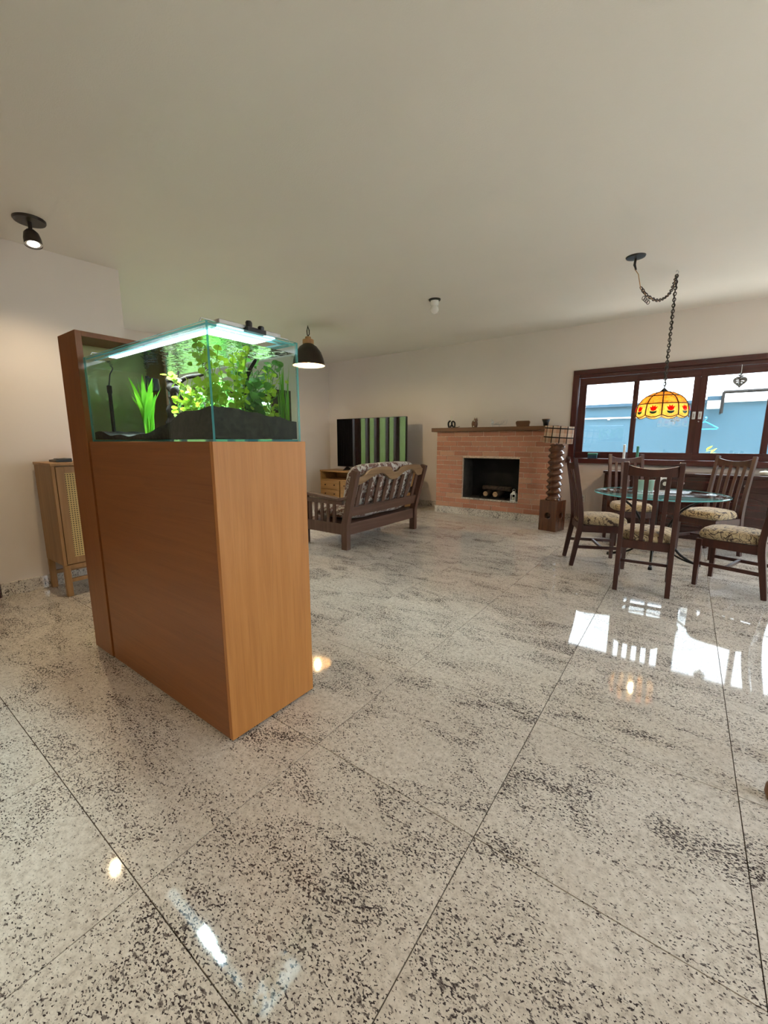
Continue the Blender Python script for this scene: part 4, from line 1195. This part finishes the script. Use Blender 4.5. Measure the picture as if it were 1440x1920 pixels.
fr = thing('picture_frame', 'white arched picture frame standing on the glass table', 'picture frame', (-.165,5.22,TT), math.radians(24))
def archp(w, h, n=12): return [(-w/2,0),(w/2,0)]+[(w/2*math.cos(a), h-w/2+w/2*math.sin(a)) for a in [PI*k/n for k in range(n+1)]]
MB().prism(archp(.115,.165), -.008, .008).build('frame', M['white'], fr, bevel=.003)
MB().prism([(x, z+.022) for (x, z) in archp(.078,.118)], -.0105, -.008).build('picture', M['bark'], fr)
MB().lathe([(.0,0),(.022,.0),(.022,.002),(0,.002)], 16, M=Matrix.Translation((.005,-.0106,.09))@Matrix.Rotation(PI/2,4,'X')).build('portrait_oval', M['cream'], fr)
MB().beam((0,.008,.11),(0,.06,.0), .03, .004).build('easel_leg', M['white'], fr)

# ------------------------------------------------------------------ sideboard
SX0, SX1, SY0, SY1, SZ = -.905, 1.50, 6.50, 6.96, .85
sb = thing('sideboard', 'long dark mahogany sideboard with arched doors under the window', 'sideboard', ((SX0+SX1)/2,(SY0+SY1)/2,0))
hw, hd_ = (SX1-SX0)/2, (SY1-SY0)/2
MB().box(-hw-.02,hw+.02,-hd_-.022,hd_+.005,SZ-.032,SZ).build('top', M['side'], sb, bevel=.005)
MB().box(-hw,hw,-hd_,hd_,.10,SZ-.032).build('body', M['side'], sb, bevel=.003)
MB().box(-hw+.02,hw-.02,-hd_+.03,hd_-.02,0,.10).build('plinth', M['side'], sb, bevel=.003)
nd = 4; wd = 2*hw/nd
for k in range(nd):
    a = -hw+k*wd+.012; b = a+wd-.024
    dr = MB().box(a,b,-hd_-.014,-hd_,.655,.80).build('drawer', M['side'], sb, bevel=.004)
    MB().lathe([(.008,0),(.008,.012),(.016,.02),(.013,.028),(0,.03)], 12, M=Matrix.Translation(((a+b)/2,-hd_-.014,.727))@Matrix.Rotation(PI/2,4,'X')).build('knob', M['steel'], dr, smooth=40)
    d = MB().box(a,b,-hd_-.014,-hd_,.125,.64).build('door', M['side'], sb, bevel=.004)
    pw = (b-a)-.14
    ap = [(-pw/2,.18),(pw/2,.18)]+[((pw/2)*math.cos(q), .48+.10*math.sin(q)) for q in [PI*i/14 for i in range(15)]]
    MB().prism([((a+b)/2+x, z) for (x, z) in ap], -hd_-.024, -hd_-.013).build('arched_panel', M['side'], d, bevel=.006)
    MB().tube([((a+b)/2+x*1.06, -hd_-.016, .36+(z-.36)*1.06) for (x, z) in ap], .006, 6, True).build('moulding', M['side'], d, smooth=50)
    MB().lathe([(.008,0),(.008,.012),(.014,.018),(0,.026)], 12, M=Matrix.Translation((b-.03 if k%2==0 else a+.03,-hd_-.014,.42))@Matrix.Rotation(PI/2,4,'X')).build('knob', M['steel'], d, smooth=40)
bo = thing('cream_dish', 'small cream lidded dish on the sideboard at the right edge', 'dish', (.78,6.70,SZ))
MB().lathe([(.03,0),(.045,.006),(.055,.03),(.055,.036)], 20).build('dish', M['cream'], bo, smooth=40)
MB().lathe([(.054,.036),(.045,.046),(.012,.052),(.012,.06),(0,.062)], 20).build('lid', M['cream'], bo, smooth=40)

# ---- things on the window sill
sbx = thing('sill_box', 'small dark green box on the left end of the window sill', 'box', (-1.155,6.945,WZ0))
MB().box(-.062,.062,-.03,.03,0,.075).build('case', M['outdark'], sbx, bevel=.004)
MB().box(-.065,.065,-.033,.033,.052,.079).build('lid', M['greenwax'], sbx, bevel=.003)
def candle(x, h, mat, label):
    c = thing('candle', label, 'candle', (x,6.945,WZ0), group='candles on the window sill')
    MB().lathe([(.017,0),(.017,h),(.010,h+.004)], 14).build('wax', M[mat], c, smooth=40)
    MB().tube([(0,0,h),(.002,0,h+.012)], .0015, 5).build('wick', M['black'], c)
    MB().lathe([(.030,0),(.032,.006),(.020,.010)], 16).build('holder', M[mat], c, smooth=40)
candle(-.742, .205, 'white', 'white pillar candle on the window sill between the first two panes')
candle(-.575, .185, 'greenwax', 'dark green candle on the window sill in front of the second pane')
# hanging wicker heart
ht_ = thing('wicker_heart', 'grey wicker heart hanging on a ribbon in the right window pane', 'ornament', (.445,6.955,1.945))
def heart(t, s): return (s*.0625*math.sin(t)**3*16/16, s*(.0130*4*math.cos(t)-.020*math.cos(2*t)-.008*math.cos(3*t)-.004*math.cos(4*t)))
hp = [heart(2*PI*k/36, 1.0) for k in range(36)]
for j in range(3):
    s = 1-.10*j
    MB().tube([(x*s, -.004+.004*j, z*s+.045) for (x, z) in hp], .009, 6, True).build('wicker_hoop', M['wicker'], ht_, smooth=50)
for k in range(13):
    z = -.045+.0115*k; w = .05*(1-abs(z-.02)/.09)
    MB().tube([(-w,.003*(-1)**k,z+.045+.01*(-1)**k),(0,-.004*(-1)**k,z+.048),(w,.003*(-1)**k,z+.045-.01*(-1)**k)], .008, 6).build('wicker_strand', M['wicker'], ht_, smooth=50)
MB().tube([(0,0,.085),(.002,0,.16),(.0,0,.245)], .003, 6).build('ribbon', M['white'], ht_)
MB().tube([(0,0,.245),(0,.025,.25)], .004, 6).build('nail', M['steel'], ht_)
# small white ornament on the second pane
wo = thing('pane_ornament', 'tiny white dragonfly ornament stuck on the middle window pane', 'ornament', (-.178,7.034,1.54))
MB().box(-.004,.004,-.004,.002,-.045,.035).build('body', M['white'], wo, bevel=.001)
for s in (-1,1):
    for (z, q) in ((.018,.5),(-.004,-.25)):
        MB().prism([(s*.003,z),(s*.048,z+.02*q+.008),(s*.054,z+.02*q-.006),(s*.02,z-.012)], -.003, .0).build('wing', M['white'], wo)

# ------------------------------------------------------------------ stained-glass pendant
HK = Vector((-.255,5.223,ceil_z(5.223))); RS = Vector((-.547,4.584,ceil_z(4.584)))
tl = thing('stained_glass_pendant', 'amber stained-glass lamp with red tulips hanging on a chain over the table', 'pendant lamp', (HK.x,HK.y,1.515))
NS = 10; AO = math.atan2(-HK.y, -HK.x)
prof = [(.232,.0),(.230,.05),(.217,.112),(.187,.160),(.150,.192),(.090,.224),(.030,.240)]
def ring_pt(r, z, a): return (r*math.cos(a), r*math.sin(a), z)
for k in range(NS):
    a0 = AO+2*PI*k/NS; a1 = AO+2*PI*(k+1)/NS; da = (a1-a0)
    # scalloped lower panel
    cols = 6; vs = []; fs = []
    for i in range(cols+1):
        t = i/cols; a = a0+da*(.03+.94*t); sc_ = .022*math.sin(PI*t)
        vs += [ring_pt(.232, -sc_, a), ring_pt(.230,.05, a), ring_pt(.217,.112, a)]
    for i in range(cols):
        q = i*3; fs += [(q,q+3,q+4,q+1),(q+1,q+4,q+5,q+2)]
    pn = MB().add(vs, fs).build('tulip_panel', M['cream_glass'], tl, smooth=40)
    pn.modifiers.new('s', 'SOLIDIFY').thickness = .003
    am = (a0+a1)/2
    def at_(du, z, out=.004):
        r = .2325-.002*max(0,min(z,.05))/.05-.013*max(0,z-.05)/.062+out
        return ring_pt(r, z, am+du/.232)
    tul = [(1.5*a_, 1.35*b_+.012) for (a_, b_) in ((-.024,.052),(-.012,.045),(-.010,.060),(0,.050),(.010,.060),(.012,.045),(.024,.052),(.014,.024),(0,.018),(-.014,.024))]
    n = len(tul)
    MB().add([at_(0,.058)]+[at_(*p_) for p_ in tul]+[at_(0,.058,.0065)]+[at_(*p_, .0065) for p_ in tul],
             [(0,i+1,(i+1)%n+1) for i in range(n)]+[(n+1,n+2+i,n+2+(i+1)%n) for i in range(n)]+[(i+1,(i+1)%n+1,(i+1)%n+n+2,i+n+2) for i in range(n)]).build('tulip', M['redglass'], pn)
    lv = [(1.5*a_, 1.2*b_+.012) for (a_, b_) in ((-.003,.018),(-.022,.022),(-.018,.006),(-.006,-.002),(.006,-.002),(.018,.006),(.022,.022),(.003,.018))]
    n = len(lv)
    MB().add([at_(0,.022)]+[at_(*p_) for p_ in lv]+[at_(0,.022,.0065)]+[at_(*p_, .0065) for p_ in lv],
             [(0,i+1,(i+1)%n+1) for i in range(n)]+[(n+1,n+2+i,n+2+(i+1)%n) for i in range(n)]+[(i+1,(i+1)%n+1,(i+1)%n+n+2,i+n+2) for i in range(n)]).build('tulip_leaf', M['greenglass'], pn)
    for (lo, hi, nm) in ((.112,(1,3),'amber_panel'),(None,(3,5),'crown_panel')):
        pr_ = [(.217,.112),(.187,.160),(.150,.192)] if lo else [(.150,.192),(.090,.224),(.030,.240)]
        vs = []; fs = []
        for (r, z) in pr_:
            for t in (.03,.5,.97): vs.append(ring_pt(r, z, a0+da*t))
        for i in range(2):
            for j in range(2): q = i*3+j; fs.append((q,q+1,q+4,q+3))
        o = MB().add(vs, fs).build(nm, M['amber'], tl, smooth=40); o.modifiers.new('s', 'SOLIDIFY').thickness = .003
    MB().tube([ring_pt(r+.002, z, a0) for (r, z) in prof], .0055, 6).build('lead_rib', M['lead'], tl)
for (r, z) in ((.218,.112),(.150,.193)): MB().tube([ring_pt(r+.002, z, 2*PI*k/48) for k in range(48)], .0048, 6, True).build('lead_ring', M['lead'], tl)
MB().tube([ring_pt(.233, -.022*abs(math.sin(NS/2*a)), a+AO) for a in [2*PI*k/144 for k in range(144)]], .0042, 6, True).build('lead_hem', M['lead'], tl)
MB().lathe([(.034,.236),(.036,.246),(.020,.262),(.008,.275)], 20).build('cap', M['lead'], tl, smooth=50)
MB().tube([(0,0,.24),(0,0,.16)], .012, 8).build('socket', M['black'], tl, smooth=40)
MB().lathe([(0,.065),(.020,.072),(.030,.095),(.024,.125),(.012,.16)], 14).build('bulb', M['warmbulb'], tl, smooth=50)
lamp('pendant_light', 'POINT', (0,0,.05), 9, (1.0,.72,.40), tl, .03)
def chain(mb, pts, link_l=.036, wire=.0044):
    P = [Vector(p) for p in pts]; seg = []; tot = 0
    for a, b in zip(P[:-1], P[1:]): seg.append((tot, a, b)); tot += (b-a).length
    n = max(2, int(tot/(link_l*.74)))
    for i in range(n):
        s = (i+.5)*tot/n
        for (t0, a, b) in seg:
            L = (b-a).length
            if t0 <= s <= t0+L+1e-9: break
        c = a+(b-a)*((s-t0)/L); t = (b-a).normalized()
        side = t.cross(Vector((.3,.2,1) if abs(t.z) < .9 else (1,0,0))).normalized()
        if i % 2: side = t.cross(side)
        mb.tube([c+t*(link_l/2*math.cos(q))+side*(.0125*math.sin(q)) for q in [2*PI*k/10 for k in range(10)]], wire, 5, True)
    return mb
base = Vector(tl.location)
hk = HK-Vector((0,0,.045))
chain(MB(), [(0,0,.275), hk-base]).build('chain', M['darkmetal'], tl, smooth=60)
MB().tube([(.007*math.sin(i*.9),.007*math.cos(i*.9),.275+(hk.z-base.z-.275)*i/40) for i in range(41)], .0042, 6).build('cord', M['darkmetal'], tl, smooth=60)
swag = spline([hk, Vector((-.285,5.05,2.66)), Vector((-.355,4.86,2.555)), Vector((-.435,4.70,2.565)), Vector((-.49,4.62,2.63))], 8)
chain(MB(), [p_-base for p_ in swag]).build('swag_chain', M['darkmetal'], tl, smooth=60)
MB().tube([p_-base+Vector((.006*math.sin(i*1.1),.006*math.cos(i*1.1),-.004)) for i, p_ in enumerate([RS-Vector((0,0,.02)), RS-Vector((.005,0,.10))]+[Vector((-.52,4.60,2.74))]+list(reversed(swag)))], .0035, 6).build('cord', M['capwood'], tl, smooth=60)
MB().tube([(hk-base)+Vector((.012*math.sin(a),0,.022-.014*math.cos(a))) for a in [0,.7,1.4,2.1,2.8,3.5,4.2]]+[HK-base], .003, 6).build('ceiling_hook', M['steel'], tl, smooth=60)
for k in range(4):
    q = Vector((-.445,4.69,2.55))+Vector((.012*k-.02,.008*k,-.012*k))
    MB().tube([q-base+Vector((.012*math.cos(a),.010*math.sin(a)*.3,.018*math.sin(a))) for a in [2*PI*i/12 for i in range(12)]], .003, 5, True).build('loose_link', M['darkmetal'], tl, smooth=60)
cr = MB().lathe([(.02,-.022),(.075,-.012),(.080,0)], 28).build('ceiling_rose', M['black'], tl, smooth=40, loc=RS-base, rot=(math.atan(.03),0,0))
MB().tube([RS-base-Vector((0,0,.018)), RS-base-Vector((.004,.0,.07)), RS-base-Vector((-.012,.0,.115))], [.010,.011,.006], 8).build('cord_sleeve', M['black'], tl, smooth=50)

# ------------------------------------------------------------------ dome pendant in the living room
PX, PY = -4.559, 4.403; PZ = ceil_z(PY)
dp = thing('dome_pendant', 'dark dome pendant lamp with wooden cap glowing beside the aquarium', 'pendant lamp', (PX,PY,2.335))
MB().lathe([(.232,0),(.228,.03),(.212,.10),(.180,.185),(.125,.258),(.070,.295),(.062,.300),(.060,.296),(.120,.252),(.174,.180),(.206,.098),(.223,.03),(.228,0)], 40, cap=False).build('shade', M['darkmetal'], dp, smooth=50)
MB().lathe([(.226,.004),(.204,.098),(.171,.180),(.117,.250),(.05,.288),(0,.29)], 40, cap=False).build('shade_lining', M['shade_in'], dp, smooth=60)
MB().lathe([(.075,.296),(.080,.302),(.080,.352),(.072,.358)], 24).build('wood_cap', M['capwood'], dp, smooth=40)
MB().lathe([(.042,.358),(.042,.392),(.026,.400)], 20).build('cap_neck', M['capwood'], dp, smooth=40)
MB().lathe([(.012,.16),(.034,.11),(.042,.075),(.034,.045),(0,.035)], 16).build('bulb', M['warmbulb'], dp, smooth=50)
MB().tube([(0,0,.295),(0,0,.16)], .018, 10).build('socket', M['black'], dp, smooth=40)
MB().tube([(.0,0,.398),(.028,.0,.43),(.026,.0,.48),(.0,0,PZ-2.335-.012),(-.02,0,.48),(-.016,0,.43),(.0,0,.398)], .007, 8).build('cord_loop', M['darkmetal'], dp, smooth=50)
MB().tube([(0,0,PZ-2.335),(0,0,PZ-2.335-.03)], .006, 8).build('ceiling_hook', M['darkmetal'], dp, smooth=50)
lamp('dome_light', 'POINT', (0,0,.02), 26, (1.0,.74,.42), dp, .04)

# bare bulb on the ceiling
BX, BY = -2.557, 4.51; BZ = ceil_z(BY)
cb = thing('ceiling_bulb', 'white bare ceiling bulb on a small black plate above the living area', 'ceiling light', (BX,BY,BZ))
MB().lathe([(.030,-.018),(.068,-.012),(.070,.0)], 24).build('plate', M['black'], cb, smooth=40)
MB().lathe([(.040,-.072),(.048,-.06),(.048,-.018)], 20).build('socket', M['bulb'], cb, smooth=40)
MB().lathe([(0,-.165),(.030,-.155),(.050,-.125),(.050,-.10),(.036,-.075),(.034,-.070)], 20).build('bulb', M['bulb'], cb, smooth=50)

# ceiling spots: one in view, two unseen, added to warm the hall floor
def ceiling_spot(x, y, tilt, az, energy, label, blend=1.0, ang=150):
    z = ceil_z(y)
    t = thing('ceiling_spot', label, 'spotlight', (x,y,z), group='ceiling spotlights')
    m4 = Matrix.Diagonal((1.0,1.0,1.0,1))
    MB().lathe([(.090,-.018),(.095,-.010),(.095,.0)], 32).build('ceiling_plate', M['darkmetal'], t, smooth=40)
    MB().tube([(0,0,-.015),(0,0,-.075)], .012, 10).build('stem', M['darkmetal'], t, smooth=40)
    R = Matrix.Rotation(az,4,'Z') @ Matrix.Rotation(tilt,4,'Y')
    T = Matrix.Translation((0,0,-.075))
    MB().lathe([(.052,-.100),(.052,-.06),(.044,-.02),(.028,.0),(0,.006)], 24, M=T@R, cap=False).build('head', M['darkmetal'], t, smooth=50)
    MB().lathe([(0,-.098),(.030,-.097),(.036,-.092)], 24, M=T@R, cap=False).build('lens', M['spotface'], t, smooth=50)
    dirv = R @ Vector((0,0,-1))
    q = dirv.to_track_quat('-Z','Y').to_euler()
    MB().lathe([(.036,-.093),(.051,-.094)], 24, M=T@R, cap=False).build('reflector_ring', M['steel'], t, smooth=50)
    lamp('spot_light', 'SPOT', T @ (R @ Vector((0,0,-.115))), energy, (1.0,.77,.48), t, .015, spot_size=math.radians(ang), spot_blend=blend, rot=q)
ceiling_spot(-3.882,1.11,math.radians(14),PI,26,'dark ceiling spotlight switched on, near the pale hall wall')
ceiling_spot(-1.5,-1.3,math.radians(5),0,30,'unseen ceiling spotlight added to warm the hall floor behind the viewer, left one',1.0,150)
ceiling_spot(1.2,-.9,math.radians(5),0,30,'unseen ceiling spotlight added to warm the hall floor behind the viewer, right one',1.0,150)

# ------------------------------------------------------------------ stool just reaching into the right edge
st = thing('wooden_stool', 'brown wooden stool whose rounded foot peeks in at the right edge', 'stool', (.50,1.93,0))
MB().lathe([(.15,.40),(.165,.41),(.168,.43),(.16,.445)], 28).build('seat', M['figure'], st, smooth=40)
for k in range(3):
    a = math.radians(215+120*k); ca, sa = math.cos(a), math.sin(a)
    MB().tube([(.165*ca,.165*sa,0),(.163*ca,.163*sa,.02),(.158*ca,.158*sa,.045),(.152*ca,.152*sa,.075),(.13*ca,.13*sa,.22),(.11*ca,.11*sa,.41)], [.016,.026,.028,.016,.020,.018], 12).build('leg', M['figure'], st, smooth=60)

# daylight portals in the openings
for (nm, loc, rot, sx, sy) in (('portal_right', (XR+.25,(RY0+RY1)/2,RZ/2), (0,math.radians(90),0), RZ, RY1-RY0),
                               ('portal_dining', (XR+.25,(SY_0+SY_1)/2,RZ/2), (0,math.radians(90),0), RZ, SY_1-SY_0),
                               ('portal_left', (XW-.25,(DY0+DY1)/2,DZ/2), (0,math.radians(-90),0), DZ, DY1-DY0),
                               ('portal_window', ((WX0+WX1)/2,YF+.25,(WZ0+WZ1)/2), (math.radians(-90),0,0), WX1-WX0, WZ1-WZ0)):
    L = bpy.data.lights.new(nm, 'AREA'); L.shape = 'RECTANGLE'; L.size = sx; L.size_y = sy
    L.cycles.is_portal = True
    o = bpy.data.objects.new(nm, L); COL.objects.link(o); o.location = loc; o.rotation_euler = rot
